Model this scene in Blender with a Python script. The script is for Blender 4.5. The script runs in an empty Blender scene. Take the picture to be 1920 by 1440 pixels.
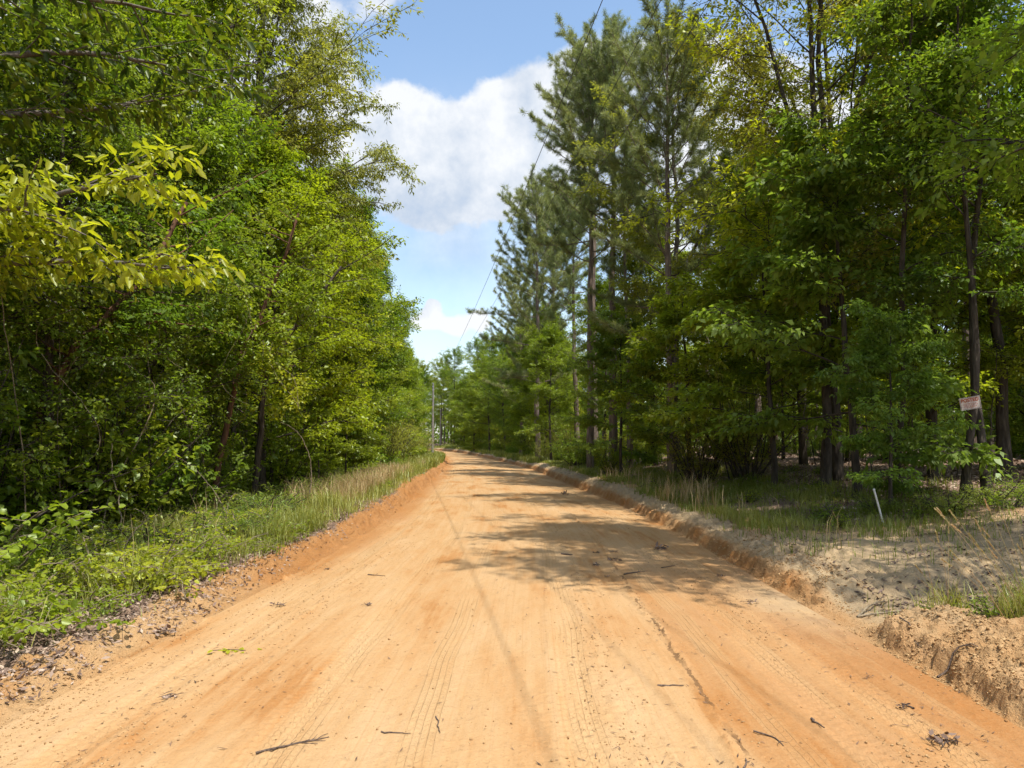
import bpy, math, random
import numpy as np
from mathutils import Vector

# ------------------------------------------------------------------ camera, sky, sun, exposure
S = bpy.context.scene
COL = S.collection
F = 1442.0
PITCH = math.radians(4.56)
CAMZ = 1.6
cam = bpy.data.objects.new('camera', bpy.data.cameras.new('camera'))
cam.data.sensor_width = 36.0
cam.data.lens = 36.0 * F / 1920.0
cam.data.clip_start = 0.05
cam.data.clip_end = 5000
cam.location = (0, 0, CAMZ)
cam.rotation_euler = (math.radians(90) + PITCH, 0, 0)
COL.objects.link(cam)
S.camera = cam

S.view_settings.view_transform = 'Standard'
S.view_settings.look = 'None'
S.view_settings.exposure = 0.70
S.view_settings.gamma = 1.0
S.view_settings.use_curve_mapping = False
S.cycles.use_denoising = True
S.cycles.max_bounces = 8
S.cycles.diffuse_bounces = 6
S.cycles.glossy_bounces = 2
S.cycles.transmission_bounces = 4
S.cycles.transparent_max_bounces = 4
S.cycles.caustics_reflective = False
S.cycles.caustics_refractive = False
S.cycles.sample_clamp_indirect = 6
S.cycles.use_adaptive_sampling = True
S.cycles.adaptive_threshold = 0.03

SUN = Vector((2.22, -2.65, 8.0)).normalized()
sl = bpy.data.lights.new('sun', 'SUN')
sl.energy = 3.9
sl.angle = math.radians(0.53)
sl.color = (1.0, 0.955, 0.87)
so = bpy.data.objects.new('sun', sl)
so.rotation_euler = SUN.to_track_quat('Z', 'Y').to_euler()
so.location = (10, -14, 40)
COL.objects.link(so)


def pix_dir(px, py):
    """direction in the world of a pixel of the 1920x1440 photograph"""
    r, u = (px - 960) / F, (720 - py) / F
    c, s = math.cos(PITCH), math.sin(PITCH)
    v = Vector((r, c - u * s, s + u * c))
    return v


def P(px, py, depth):
    v = pix_dir(px, py)
    v = v * (depth / v.y)
    return Vector((v.x, v.y, v.z + CAMZ))


def make_world():
    w = bpy.data.worlds.new('World')
    S.world = w
    w.use_nodes = True
    nt = w.node_tree
    nt.nodes.clear()
    N, L = nt.nodes.new, nt.links.new
    out = N('ShaderNodeOutputWorld')
    sky = N('ShaderNodeTexSky')
    sky.sky_type = 'NISHITA'
    sky.sun_disc = False
    sky.sun_elevation = math.asin(SUN.z)
    sky.sun_rotation = math.atan2(SUN.x, SUN.y)
    sky.air_density = 1.15
    sky.dust_density = 1.2
    sky.ozone_density = 1.2
    hs = N('ShaderNodeHueSaturation')
    hs.inputs['Saturation'].default_value = 1.0; hs.inputs['Hue'].default_value = 0.497
    L(sky.outputs[0], hs.inputs['Color'])
    bg = N('ShaderNodeBackground')
    bg.inputs['Strength'].default_value = 0.15
    L(hs.outputs[0], bg.inputs[0])
    tc = N('ShaderNodeTexCoord')
    vec = tc.outputs['Generated']

    def math_(op, a, b=None, clamp=False):
        n = N('ShaderNodeMath')
        n.operation = op
        n.use_clamp = clamp
        for i, v in enumerate((a, b)):
            if v is None:
                continue
            if isinstance(v, (int, float)):
                n.inputs[i].default_value = v
            else:
                L(v, n.inputs[i])
        return n.outputs[0]

    def noise(scale, detail, rough, src=vec):
        n = N('ShaderNodeTexNoise')
        n.inputs['Scale'].default_value = scale
        n.inputs['Detail'].default_value = detail
        n.inputs['Roughness'].default_value = rough
        L(src, n.inputs['Vector'])
        return n

    # warp the direction a little so that the heaps have billowing outlines
    wn = noise(9.0, 3, 0.55)
    sub = N('ShaderNodeVectorMath'); sub.operation = 'SUBTRACT'
    L(wn.outputs['Color'], sub.inputs[0]); sub.inputs[1].default_value = (.5, .5, .5)
    sc = N('ShaderNodeVectorMath'); sc.operation = 'SCALE'
    L(sub.outputs[0], sc.inputs[0]); sc.inputs['Scale'].default_value = 0.05
    ad = N('ShaderNodeVectorMath'); ad.operation = 'ADD'
    L(vec, ad.inputs[0]); L(sc.outputs[0], ad.inputs[1])
    wv = ad.outputs[0]
    blobs = [(745, 225, 42), (785, 262, 40), (850, 315, 90), (925, 265, 62), (985, 215, 52), (1050, 195, 62), (1140, 200, 90),
             (1010, 300, 95), (780, 340, 75), (1180, 330, 140), (1290, 200, 120),
             (790, 603, 20), (825, 600, 20), (860, 614, 20), (824, 572, 12), (905, 606, 24),
             (712, -22, 36), (520, 90, 110), (380, 160, 170), (150, 80, 190), (60, 400, 200), (300, 450, 180), (520, 300, 110),
             (1450, 330, 170), (1700, 420, 170)]
    total = None
    for px, py, r in blobs:
        d = pix_dir(px, py).normalized()
        dn = N('ShaderNodeVectorMath'); dn.operation = 'DISTANCE'
        L(wv, dn.inputs[0]); dn.inputs[1].default_value = d
        q = math_('MULTIPLY', dn.outputs['Value'], F / r * 0.95)
        q = math_('MULTIPLY', math_('MULTIPLY', q, q), -0.9)
        e = math_('EXPONENT', q)
        total = e if total is None else math_('ADD', total, e)
    # unseen rest of the sky: scattered fair-weather heaps, cover raised to fill shadows
    sep = N('ShaderNodeSeparateXYZ'); L(vec, sep.inputs[0])
    back = math_('MULTIPLY', math_('ADD', math_('MULTIPLY', sep.outputs['Y'], -1.0), 0.35), 3.0, True)
    gl = noise(2.6, 5, 0.5)
    glv = math_('MULTIPLY', math_('MULTIPLY', math_('SUBTRACT', gl.outputs['Fac'], 0.44), 6.0, True), back)
    total = math_('ADD', total, glv)
    det = noise(26.0, 8, 0.62)
    dv = math_('MULTIPLY', math_('SUBTRACT', det.outputs['Fac'], 0.5), 0.95)
    total = math_('ADD', total, dv)
    mr = N('ShaderNodeMapRange'); mr.interpolation_type = 'SMOOTHSTEP'
    L(total, mr.inputs['Value'])
    mr.inputs['From Min'].default_value = 0.39
    mr.inputs['From Max'].default_value = 0.78
    mask = mr.outputs[0]
    # thin veil low down and under the main heap
    veil = noise(7.0, 5, 0.55)
    vz = N('ShaderNodeMapRange'); L(sep.outputs['Z'], vz.inputs['Value'])
    vz.inputs['From Min'].default_value = 0.42; vz.inputs['From Max'].default_value = 0.20
    vm = math_('MULTIPLY', math_('MULTIPLY', math_('SUBTRACT', veil.outputs['Fac'], 0.34), 1.9, True), vz.outputs[0], True)
    vm = math_('MULTIPLY', vm, 0.62)
    hz = N('ShaderNodeMapRange'); L(sep.outputs['Z'], hz.inputs['Value'])
    hz.inputs['From Min'].default_value = 0.34; hz.inputs['From Max'].default_value = 0.04
    hz.inputs['To Max'].default_value = 0.22
    vm = math_('MAXIMUM', vm, hz.outputs[0])
    for px, py, r, k in ((860, 395, 130, .62), (1010, 400, 110, .5), (800, 640, 60, .35)):
        dn = N('ShaderNodeVectorMath'); dn.operation = 'DISTANCE'
        L(wv, dn.inputs[0]); dn.inputs[1].default_value = pix_dir(px, py).normalized()
        q = math_('MULTIPLY', dn.outputs['Value'], F / r)
        e = math_('MULTIPLY', math_('EXPONENT', math_('MULTIPLY', math_('MULTIPLY', q, q), -.9)), k)
        e = math_('MULTIPLY', e, math_('ADD', math_('MULTIPLY', veil.outputs['Fac'], 1.6), .2))
        vm = math_('MAXIMUM', vm, e)
    mask = math_('MAXIMUM', mask, vm)
    mask = math_('MULTIPLY', mask, 0.97)
    # cloud brightness: white heads, grey-blue bases
    cn = noise(11.0, 6, 0.6)
    cz = N('ShaderNodeMapRange'); L(sep.outputs['Z'], cz.inputs['Value'])
    cz.inputs['From Min'].default_value = 0.30; cz.inputs['From Max'].default_value = 0.40
    sh = math_('ADD', math_('MULTIPLY', math_('SUBTRACT', cn.outputs['Fac'], 0.5), 2.6), math_('ADD', math_('MULTIPLY', cz.outputs[0], 0.40), 0.50), True)
    lz = N('ShaderNodeMapRange'); L(sep.outputs['Z'], lz.inputs['Value'])
    lz.inputs['From Min'].default_value = 0.22; lz.inputs['From Max'].default_value = 0.17; lz.inputs['To Max'].default_value = 0.42
    sh = math_('ADD', sh, lz.outputs[0], True)
    cr = N('ShaderNodeValToRGB')
    L(sh, cr.inputs[0])
    cr.color_ramp.elements[0].color = (0.40, 0.53, 0.73, 1)
    cr.color_ramp.elements[1].color = (0.92, 0.94, 0.97, 1)
    e = cr.color_ramp.elements.new(0.45); e.color = (0.60, 0.68, 0.80, 1)
    bg2 = N('ShaderNodeBackground')
    bg2.inputs['Strength'].default_value = 0.66
    L(cr.outputs[0], bg2.inputs[0])
    mx = N('ShaderNodeMixShader')
    L(mask, mx.inputs[0]); L(bg.outputs[0], mx.inputs[1]); L(bg2.outputs[0], mx.inputs[2])
    L(mx.outputs[0], out.inputs['Surface'])


make_world()

# ------------------------------------------------------------------ small helpers
rng = np.random.default_rng(7)
random.seed(7)


def tag(o, label=None, cat=None, group=None, kind=None):
    if label: o['label'] = label
    if cat: o['category'] = cat
    if group: o['group'] = group
    if kind: o['kind'] = kind
    return o


def empty(name, loc=(0, 0, 0), rz=0.0, scale=None):
    o = bpy.data.objects.new(name, None)
    o.empty_display_size = 0.2
    o.location = loc
    o.rotation_euler = (0, 0, rz)
    if scale is not None:
        o.scale = (scale, scale, scale) if isinstance(scale, (int, float)) else scale
    COL.objects.link(o)
    return o


def build_mesh(name, V, Q, mat=None, tone=None, smooth=False, uv=None, attrs=None):
    me = bpy.data.meshes.new(name)
    V = np.ascontiguousarray(V, dtype=np.float32)
    Q = np.ascontiguousarray(Q, dtype=np.int32)
    n = Q.shape[1]
    me.vertices.add(len(V)); me.vertices.foreach_set('co', V.ravel())
    me.loops.add(Q.size); me.loops.foreach_set('vertex_index', Q.ravel())
    me.polygons.add(len(Q))
    me.polygons.foreach_set('loop_start', np.arange(0, Q.size, n, dtype=np.int32))
    me.polygons.foreach_set('loop_total', np.full(len(Q), n, dtype=np.int32))
    if smooth:
        me.polygons.foreach_set('use_smooth', np.ones(len(Q), dtype=bool))
    me.update(calc_edges=True)
    if tone is not None:
        a = me.attributes.new('tone', 'FLOAT', 'POINT')
        a.data.foreach_set('value', np.ascontiguousarray(tone, dtype=np.float32))
    if attrs:
        for k, v in attrs.items():
            a = me.attributes.new(k, 'FLOAT', 'POINT')
            a.data.foreach_set('value', np.ascontiguousarray(v, dtype=np.float32))
    if uv is not None:
        l = me.uv_layers.new(name='road_uv')
        l.data.foreach_set('uv', np.ascontiguousarray(uv[Q.ravel()], dtype=np.float32).ravel())
    if mat: me.materials.append(mat)
    return me


def obj(name, me, parent=None):
    o = bpy.data.objects.new(name, me)
    COL.objects.link(o)
    if parent: o.parent = parent
    return o


def copy_tree(root, loc, rz, scale, label=None, group=None, cat=None, tilt=(0, 0)):
    r = root.copy(); COL.objects.link(r)
    r.location = loc
    r.rotation_euler = (tilt[0], tilt[1], rz)
    r.scale = (scale, scale, scale) if isinstance(scale, (int, float)) else scale
    for ch in root.children:
        c = ch.copy(); COL.objects.link(c); c.parent = r
        for g in ch.children:
            d = g.copy(); COL.objects.link(d); d.parent = c
    tag(r, label, cat, group)
    return r


class Acc:
    """collects quads of many pieces into one mesh"""
    def __init__(self): self.V, self.Q, self.T, self.n = [], [], [], 0
    def add(self, V, Q, T=None):
        V = np.asarray(V, dtype=np.float64).reshape(-1, 3)
        self.V.append(V); self.Q.append(np.asarray(Q, dtype=np.int64) + self.n)
        self.T.append(np.full(len(V), 0.5) if T is None else np.broadcast_to(np.asarray(T, dtype=np.float64), (len(V),)))
        self.n += len(V)
    def arrays(self):
        return np.concatenate(self.V), np.concatenate(self.Q), np.concatenate(self.T)
    def mesh(self, name, mat, smooth=False):
        V, Q, T = self.arrays()
        return build_mesh(name, V, Q, mat, T, smooth)
    def tube(self, pts, rad, seg=6, tone=0.5, cap=False):
        pts = np.asarray(pts, dtype=float); m = len(pts)
        rad = np.broadcast_to(np.asarray(rad, dtype=float), (m,))
        t = np.gradient(pts, axis=0)
        t /= np.linalg.norm(t, axis=1, keepdims=True) + 1e-9
        ref = np.array([0, 0, 1.0]) if abs(t[0][2]) < 0.9 else np.array([1.0, 0, 0])
        a = np.cross(t, ref); a /= np.linalg.norm(a, axis=1, keepdims=True) + 1e-9
        b = np.cross(t, a)
        th = np.linspace(0, 2 * np.pi, seg, endpoint=False)
        V = pts[:, None, :] + rad[:, None, None] * (np.cos(th)[None, :, None] * a[:, None, :] + np.sin(th)[None, :, None] * b[:, None, :])
        i = np.arange(m - 1)[:, None] * seg; j = np.arange(seg)[None, :]; k = (np.arange(seg) + 1) % seg
        Q = np.stack([i + j, i + k[None, :], i + seg + k[None, :], i + seg + j], axis=-1).reshape(-1, 4)
        self.add(V.reshape(-1, 3), Q, tone)
        if cap:
            c = np.concatenate([V[-1], pts[-1:]])
            q = [[s, (s + 1) % seg, seg, seg] for s in range(seg)]
            # cap drawn as quads folded on the centre
            q = [[s, (s + 1) % seg, (s + 2) % seg, seg] for s in range(0, seg, 2)]
            self.add(c, q, tone)
    def box(self, c, s, rot=None, tone=0.5):
        c = np.asarray(c, float); s = np.asarray(s, float) / 2
        V = np.array([[x, y, z] for x in (-1, 1) for y in (-1, 1) for z in (-1, 1)]) * s
        if rot is not None: V = V @ np.asarray(rot).T
        Q = [[0, 1, 3, 2], [4, 6, 7, 5], [0, 4, 5, 1], [2, 3, 7, 6], [0, 2, 6, 4], [1, 5, 7, 3]]
        self.add(V + c, Q, tone)


def _hash(ix, iy, seed):
    h = (ix.astype(np.int64) * 374761393 + iy.astype(np.int64) * 668265263 + seed * 2147483647) & 0xFFFFFFFF
    h = ((h ^ (h >> 13)) * 1274126177) & 0xFFFFFFFF
    return ((h ^ (h >> 16)) & 0xFFFF) / 65535.0


def vnoise(x, y, seed=0):
    x = np.asarray(x, float); y = np.asarray(y, float)
    ix, iy = np.floor(x), np.floor(y)
    fx, fy = x - ix, y - iy
    fx = fx * fx * (3 - 2 * fx); fy = fy * fy * (3 - 2 * fy)
    a = _hash(ix, iy, seed); b = _hash(ix + 1, iy, seed); c = _hash(ix, iy + 1, seed); d = _hash(ix + 1, iy + 1, seed)
    return (a * (1 - fx) + b * fx) * (1 - fy) + (c * (1 - fx) + d * fx) * fy


def fbm(x, y, seed=0, oct=4, gain=0.5):
    s, a, t = 0, 1.0, 0
    for i in range(oct):
        s = s + a * (vnoise(x * 2 ** i + 17.3 * i, y * 2 ** i - 9.1 * i, seed + i) - 0.5); t += a; a *= gain
    return s / t * 2


def sstep(a, b, x):
    t = np.clip((np.asarray(x, float) - a) / (b - a), 0, 1)
    return t * t * (3 - 2 * t)


def node_mat(name):
    m = bpy.data.materials.new(name); m.use_nodes = True
    nt = m.node_tree; nt.nodes.clear()
    return m, nt, nt.nodes.new, nt.links.new


def ramp(nt, src, stops, interp='LINEAR'):
    r = nt.nodes.new('ShaderNodeValToRGB')
    r.color_ramp.interpolation = interp
    els = r.color_ramp.elements
    els[0].position = stops[0][0]; els[0].color = (*stops[0][1], 1)
    els[1].position = stops[-1][0]; els[1].color = (*stops[-1][1], 1)
    for p, c in stops[1:-1]:
        e = els.new(p); e.color = (*c, 1)
    nt.links.new(src, r.inputs[0])
    return r.outputs[0]


# ------------------------------------------------------------------ materials
def leaf_mat(name, dark, light, trans=0.45, gloss=0.035, ty=(1.25, 1.30, 0.55), rough=0.42, hue=0.02):
    m, nt, N, L = node_mat(name)
    at = N('ShaderNodeAttribute'); at.attribute_name = 'tone'
    oi = N('ShaderNodeObjectInfo')
    c = ramp(nt, at.outputs['Fac'], [(0.0, dark), (1.0, light)])
    hs = N('ShaderNodeHueSaturation')
    mr = N('ShaderNodeMapRange'); L(oi.outputs['Random'], mr.inputs['Value'])
    mr.inputs['To Min'].default_value = 0.5 - hue; mr.inputs['To Max'].default_value = 0.5 + hue
    L(mr.outputs[0], hs.inputs['Hue'])
    mv = N('ShaderNodeMapRange'); L(oi.outputs['Random'], mv.inputs['Value'])
    mv.inputs['To Min'].default_value = 1.15; mv.inputs['To Max'].default_value = 0.85
    L(mv.outputs[0], hs.inputs['Value'])
    L(c, hs.inputs['Color'])
    col = hs.outputs[0]
    df = N('ShaderNodeBsdfDiffuse'); L(col, df.inputs[0])
    tr = N('ShaderNodeBsdfTranslucent')
    tm = N('ShaderNodeMix'); tm.data_type = 'RGBA'; tm.blend_type = 'MULTIPLY'; tm.inputs[0].default_value = 1.0
    L(col, tm.inputs[6]); tm.inputs[7].default_value = (ty[0] * 1.25, ty[1] * 1.25, ty[2] * 1.25, 1)
    L(tm.outputs[2], tr.inputs[0])
    mx = N('ShaderNodeMixShader'); mx.inputs[0].default_value = trans
    L(df.outputs[0], mx.inputs[1]); L(tr.outputs[0], mx.inputs[2])
    gl = N('ShaderNodeBsdfGlossy'); gl.inputs['Roughness'].default_value = rough
    gl.inputs['Color'].default_value = (.75, .85, .65, 1)
    m2 = N('ShaderNodeMixShader'); m2.inputs[0].default_value = gloss
    L(mx.outputs[0], m2.inputs[1]); L(gl.outputs[0], m2.inputs[2])
    o = N('ShaderNodeOutputMaterial'); L(m2.outputs[0], o.inputs[0])
    return m


def bark_mat(name, dark, light, scale=9.0, lichen=None):
    m, nt, N, L = node_mat(name)
    tc = N('ShaderNodeTexCoord')
    mp = N('ShaderNodeMapping'); mp.inputs['Scale'].default_value = (1, 1, 0.22)
    L(tc.outputs['Object'], mp.inputs['Vector'])
    n1 = N('ShaderNodeTexNoise'); n1.inputs['Scale'].default_value = scale; n1.inputs['Detail'].default_value = 6; n1.inputs['Roughness'].default_value = 0.65
    L(mp.outputs[0], n1.inputs['Vector'])
    v = N('ShaderNodeTexVoronoi'); v.inputs['Scale'].default_value = scale * 2.0
    L(mp.outputs[0], v.inputs['Vector'])
    c = ramp(nt, n1.outputs['Fac'], [(0.32, dark), (0.68, light)])
    if lichen:
        n2 = N('ShaderNodeTexNoise'); n2.inputs['Scale'].default_value = 3.2; n2.inputs['Detail'].default_value = 5
        L(tc.outputs['Object'], n2.inputs['Vector'])
        r2 = ramp(nt, n2.outputs['Fac'], [(0.54, (0, 0, 0)), (0.62, (1, 1, 1))])
        mx = N('ShaderNodeMix'); mx.data_type = 'RGBA'
        L(r2, mx.inputs[0]); L(c, mx.inputs[6]); mx.inputs[7].default_value = (*lichen, 1)
        c = mx.outputs[2]
    b = N('ShaderNodeBsdfPrincipled'); b.inputs['Roughness'].default_value = 0.9
    b.inputs['Specular IOR Level'].default_value = 0.2
    L(c, b.inputs['Base Color'])
    ad = N('ShaderNodeMath'); ad.operation = 'ADD'; L(n1.outputs['Fac'], ad.inputs[0]); L(v.outputs['Distance'], ad.inputs[1])
    bp = N('ShaderNodeBump'); bp.inputs['Strength'].default_value = 0.8; bp.inputs['Distance'].default_value = 0.03
    L(ad.outputs[0], bp.inputs['Height']); L(bp.outputs[0], b.inputs['Normal'])
    o = N('ShaderNodeOutputMaterial'); L(b.outputs[0], o.inputs[0])
    return m


def flat_mat(name, stops, rough=0.85, scale=30, bump=0.2, metal=0.0, use_tone=False):
    m, nt, N, L = node_mat(name)
    if use_tone:
        at = N('ShaderNodeAttribute'); at.attribute_name = 'tone'
        c = ramp(nt, at.outputs['Fac'], stops)
        src = None
    tc = N('ShaderNodeTexCoord')
    n1 = N('ShaderNodeTexNoise'); n1.inputs['Scale'].default_value = scale; n1.inputs['Detail'].default_value = 5
    L(tc.outputs['Object'], n1.inputs['Vector'])
    if not use_tone:
        c = ramp(nt, n1.outputs['Fac'], stops)
    b = N('ShaderNodeBsdfPrincipled'); b.inputs['Roughness'].default_value = rough
    b.inputs['Metallic'].default_value = metal
    b.inputs['Specular IOR Level'].default_value = 0.3
    L(c, b.inputs['Base Color'])
    bp = N('ShaderNodeBump'); bp.inputs['Strength'].default_value = bump; bp.inputs['Distance'].default_value = 0.01
    L(n1.outputs['Fac'], bp.inputs['Height']); L(bp.outputs[0], b.inputs['Normal'])
    o = N('ShaderNodeOutputMaterial'); L(b.outputs[0], o.inputs[0])
    return m


M_GREEN = leaf_mat('leaf_green', (.105, .150, .013), (.270, .340, .030), trans=.52)
M_DEEP = leaf_mat('leaf_deep_green', (.090, .138, .016), (.235, .310, .034), trans=0.5)
M_OLIVE = leaf_mat('leaf_olive', (.155, .160, .022), (.380, .365, .075), trans=0.5)
M_YEL = leaf_mat('leaf_yellow_green', (.150, .200, .012), (.370, .410, .025), trans=0.55)
M_BLUEG = leaf_mat('leaf_cool_green', (.115, .165, .028), (.270, .345, .060), trans=0.52, gloss=0.025)
M_PINE = leaf_mat('pine_needles', (.135, .162, .075), (.340, .365, .165), trans=0.35, gloss=0.03, hue=0.012)
M_HICK = leaf_mat('leaf_big_shade_to_sun', (.045, .078, .010), (.420, .430, .028), trans=0.58, hue=0.0)  # dark end painted for shaded leaves, yellow end for sunlit ones
M_WEED = leaf_mat('weed_leaf', (.140, .190, .012), (.380, .430, .035), trans=0.5)
M_GRASS = leaf_mat('grass_blade', (.150, .180, .022), (.430, .400, .120), trans=0.4, ty=(1.2, 1.2, .7))
M_DRYG = leaf_mat('dry_grass', (.28, .21, .10), (.56, .44, .23), trans=0.4, ty=(1.1, 1.0, .8))
M_BARK = bark_mat('bark_grey', (.055, .045, .036), (.20, .17, .14), 9, lichen=(.17, .165, .14))
M_BARKD = bark_mat('bark_dark', (.028, .022, .017), (.105, .085, .065), 10)
M_BARKR = bark_mat('bark_red', (.075, .040, .024), (.19, .10, .06), 8)
M_BARKP = bark_mat('bark_pine', (.085, .062, .048), (.28, .215, .17), 7)
M_STEM = flat_mat('dry_stem', [(0.3, (.13, .10, .065)), (0.7, (.30, .24, .16))])
M_STICK = flat_mat('stick_bark', [(0.3, (.055, .038, .028)), (0.7, (.17, .12, .09))], bump=0.6, scale=60)
M_LITTER = flat_mat('dead_leaf', [(0.0, (.085, .052, .040)), (0.5, (.23, .155, .115)), (1.0, (.46, .35, .26))], use_tone=True, rough=0.8)
M_CRUMB = flat_mat('dirt_crumb', [(0.0, (.28, .15, .06)), (1.0, (.50, .33, .16))], use_tone=True, rough=0.95, scale=90)
M_TWIGL = flat_mat('twig_fragment', [(0.0, (.06, .04, .03)), (1.0, (.22, .13, .08))], use_tone=True)
M_POLE = flat_mat('weathered_pole', [(0.3, (.16, .14, .12)), (0.7, (.34, .31, .27))], scale=12)
M_WIRE = flat_mat('wire_metal', [(0.3, (.03, .03, .03)), (0.7, (.06, .06, .06))], rough=0.6)
M_CERAM = flat_mat('insulator_glaze', [(0.3, (.25, .25, .27)), (0.7, (.35, .36, .38))], rough=0.25)
M_PVC = flat_mat('white_plastic', [(0.3, (.66, .66, .62)), (0.7, (.80, .80, .77))], rough=0.5, scale=14, bump=.05)
M_SIGN = flat_mat('sign_sheet', [(0.35, (.62, .50, .44)), (0.7, (.80, .72, .66))], rough=0.6, scale=9, bump=.1)
M_SIGNR = flat_mat('sign_red_ink', [(0.3, (.42, .07, .025)), (0.7, (.55, .12, .04))], rough=0.6)
M_SIGNB = flat_mat('sign_dark_line', [(0.3, (.05, .035, .03)), (0.7, (.11, .07, .05))], rough=0.6)

# ------------------------------------------------------------------ terrain shape
_ty = np.linspace(-80, 700, 3121)


def _curve(pts):
    a = np.array(pts, float)
    v = np.interp(_ty, a[:, 0], a[:, 1])
    k = np.hanning(49); k /= k.sum()
    p = np.pad(v, 24, mode='edge')
    return np.convolve(p, k, 'valid')


_L = _curve([(-80, -2.95), (5, -2.95), (8, -2.75), (14, -2.6), (20, -2.8), (33, -3.4), (50, -4.4), (66, -5.4), (92, -7.6), (110, -9.4),
             (130, -12.3), (150, -16.3), (170, -21.5), (200, -32), (260, -60), (700, -300)])
_R = _curve([(-80, 2.85), (5, 2.88), (13, 3.02), (20, 2.95), (29, 2.45), (51, 1.35), (85, -1.8), (105, -4.0), (130, -7.2), (150, -10.8),
             (170, -15.5), (200, -25), (260, -52), (700, -290)])
_hl = _curve([(-80, .10), (6, .10), (9, .15), (14, .25), (30, .32), (60, .3), (100, .25), (700, .25)])
_hr = _curve([(-80, .32), (5.4, .32), (6.6, .29), (7.6, .20), (9, .22), (20, .33), (40, .40), (70, .38), (120, .6), (700, .6)])


def EL(y): return np.interp(y, _ty, _L)
def ER(y): return np.interp(y, _ty, _R)


def base_z(y):
    return 0.5 * sstep(105, 190, y) + 1.5 * sstep(190, 500, y)


def Zf(x, y, fine=True):
    x = np.asarray(x, float); y = np.asarray(y, float)
    l, r = EL(y), ER(y)
    # ragged toe lines
    rag = 0.07 * fbm(y * 1.3, y * 0 + 3, 41, 3) + 0.05 * fbm(y * 5, y * 0, 43, 2)
    dl = l - x + rag; dr = x - r - rag * 0.8
    t = np.clip((x - (l + r) / 2) / ((r - l) / 2), -1.2, 1.2)
    z = base_z(y) + 0.05 * (1 - t * t)
    road = sstep(0.0, -0.25, np.maximum(dl, dr))
    fade = 1.0 / (1 + (np.maximum(y, 0) / 30.0) ** 2)
    z = z + 0.012 * fbm(x * 1.1, y * 0.35, 3, 3) * fade
    if fine:
        # loose crumbs, wheel ruts with lug pattern, windrows
        z = z + road * fade * (0.009 * fbm(x * 7, y * 3.5, 5, 4) + 0.005 * fbm(x * 33, y * 10, 8, 2))
        crumb = np.clip(fbm(x * 26, y * 26, 12, 2) - 0.22, 0, 1) * np.clip(fbm(x * 1.6, y * .35, 15, 2) + 0.15, 0, 1)
        z = z + road * fade * 0.030 * crumb
        for x0, wdt, dep, ph in ((2.30, .13, .010, 0), (1.86, .13, .010, 1.3), (.42, .11, .007, 2), (-1.22, .12, .006, 3), (-2.30, .13, .012, .7)):
            xx = x - (l + r) / 2 - x0 - 0.05 * fbm(y * .25, y * 0 + ph, 21, 2)
            g = np.exp(-(xx / wdt) ** 4)
            lug = np.sin(y * 2 * np.pi / 0.085 + np.abs(xx) * 30 + ph)
            z = z - road * g * (dep - 0.008 * lug * np.sin(xx / wdt * 6) - .003 * lug)
            z = z + road * np.exp(-((np.abs(xx) - wdt * 1.25) / .03) ** 2) * dep * 0.7 * (0.6 + fbm(x * 20, y * 12, 31, 2))
        for x0, hh in ((1.18, .028), (2.75, .03), (-2.0, .014), (.62, .010)):
            xx = x - (l + r) / 2 - x0 - 0.10 * fbm(y * .5, y * 0 + x0, 22, 3)
            z = z + road * hh * np.exp(-(xx / .035) ** 2) * np.clip(0.35 + 1.6 * fbm(x * 14, y * 9 + x0, 33, 3), 0, 1.2) * (y < 60)
    # left verge
    hl = np.interp(y, _ty, _hl)
    nl = fbm(x * 5, y * 5, 51, 4)
    prof = sstep(0, 0.45, dl + 0.16 * fbm(x * 3, y * 2.2, 57, 2) + .09 * fbm(x * 11, y * 11, 58, 3))
    z = z + prof * hl * (1 + .35 * fbm(x * 1.4, y * .9, 52, 2)) + sstep(0, .3, dl) * (1 - sstep(1.3, 3, dl)) * 0.085 * nl
    z = z - 0.35 * sstep(2.6, 6.5, dl) + sstep(2, 5, dl) * .12 * fbm(x * .4, y * .4, 53, 3)
    z = z + sstep(.05, .5, dl) * .03 * fbm(x * 16, y * 16, 54, 2)
    # right bank, with the washed-out drive cut through it
    hr = np.interp(y, _ty, _hr)
    cx = np.clip(x - 2.9, 0, 6)
    cy = 7.15 + 0.36 * cx
    cut = np.exp(-((y - cy) / (0.62 + 0.10 * cx)) ** 4) * (1 - sstep(2.6, 4.6, cx))
    hb = hr * (1 + .35 * fbm(y * .5, x * .5, 61, 3) + .12 * fbm(y * 3.2, x * 2, 69, 2))
    prof = (lambda q_: .55 * sstep(0, .17, q_) + .45 * sstep(.03, .62, q_))(dr + 0.055 * fbm(x * 4, y * 2.5, 67, 3) + 0.085 * fbm(x * 11, y * 11, 68, 4, .65) - 0.02)
    rise = hb * prof * (1 - .93 * cut)
    lum = sstep(.02, .2, dr) * (1 - sstep(.7, 1.8, dr))
    rise = rise + lum * (0.06 * fbm(x * 3.2, y * 3.2, 62, 3) + .085 * fbm(x * 9, y * 9, 63, 4, .6)) * (1 - .8 * cut)
    z = z + rise
    ex = 0.45 + 0.15 * sstep(14, 26, y)
    z = z + ex * sstep(.8, 6.5, dr) * (1 - .2 * cut) + sstep(.6, 2, dr) * (.07 * fbm(x * 1.1, y * 1.1, 64, 3) + .035 * fbm(x * 5, y * 5, 65, 4))
    z = z + sstep(8, 40, dr) * 0.5 * (1 + fbm(x * .08, y * .08, 66, 2)) + 2.5 * sstep(60, 200, dr)
    if fine:
        z = z + 0.010 * fbm(x * 28, y * 28, 71, 2) * sstep(0, .15, np.maximum(dl, dr))
    return z


def zat(x, y): return float(Zf(np.array([x]), np.array([y]), False)[0])


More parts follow.
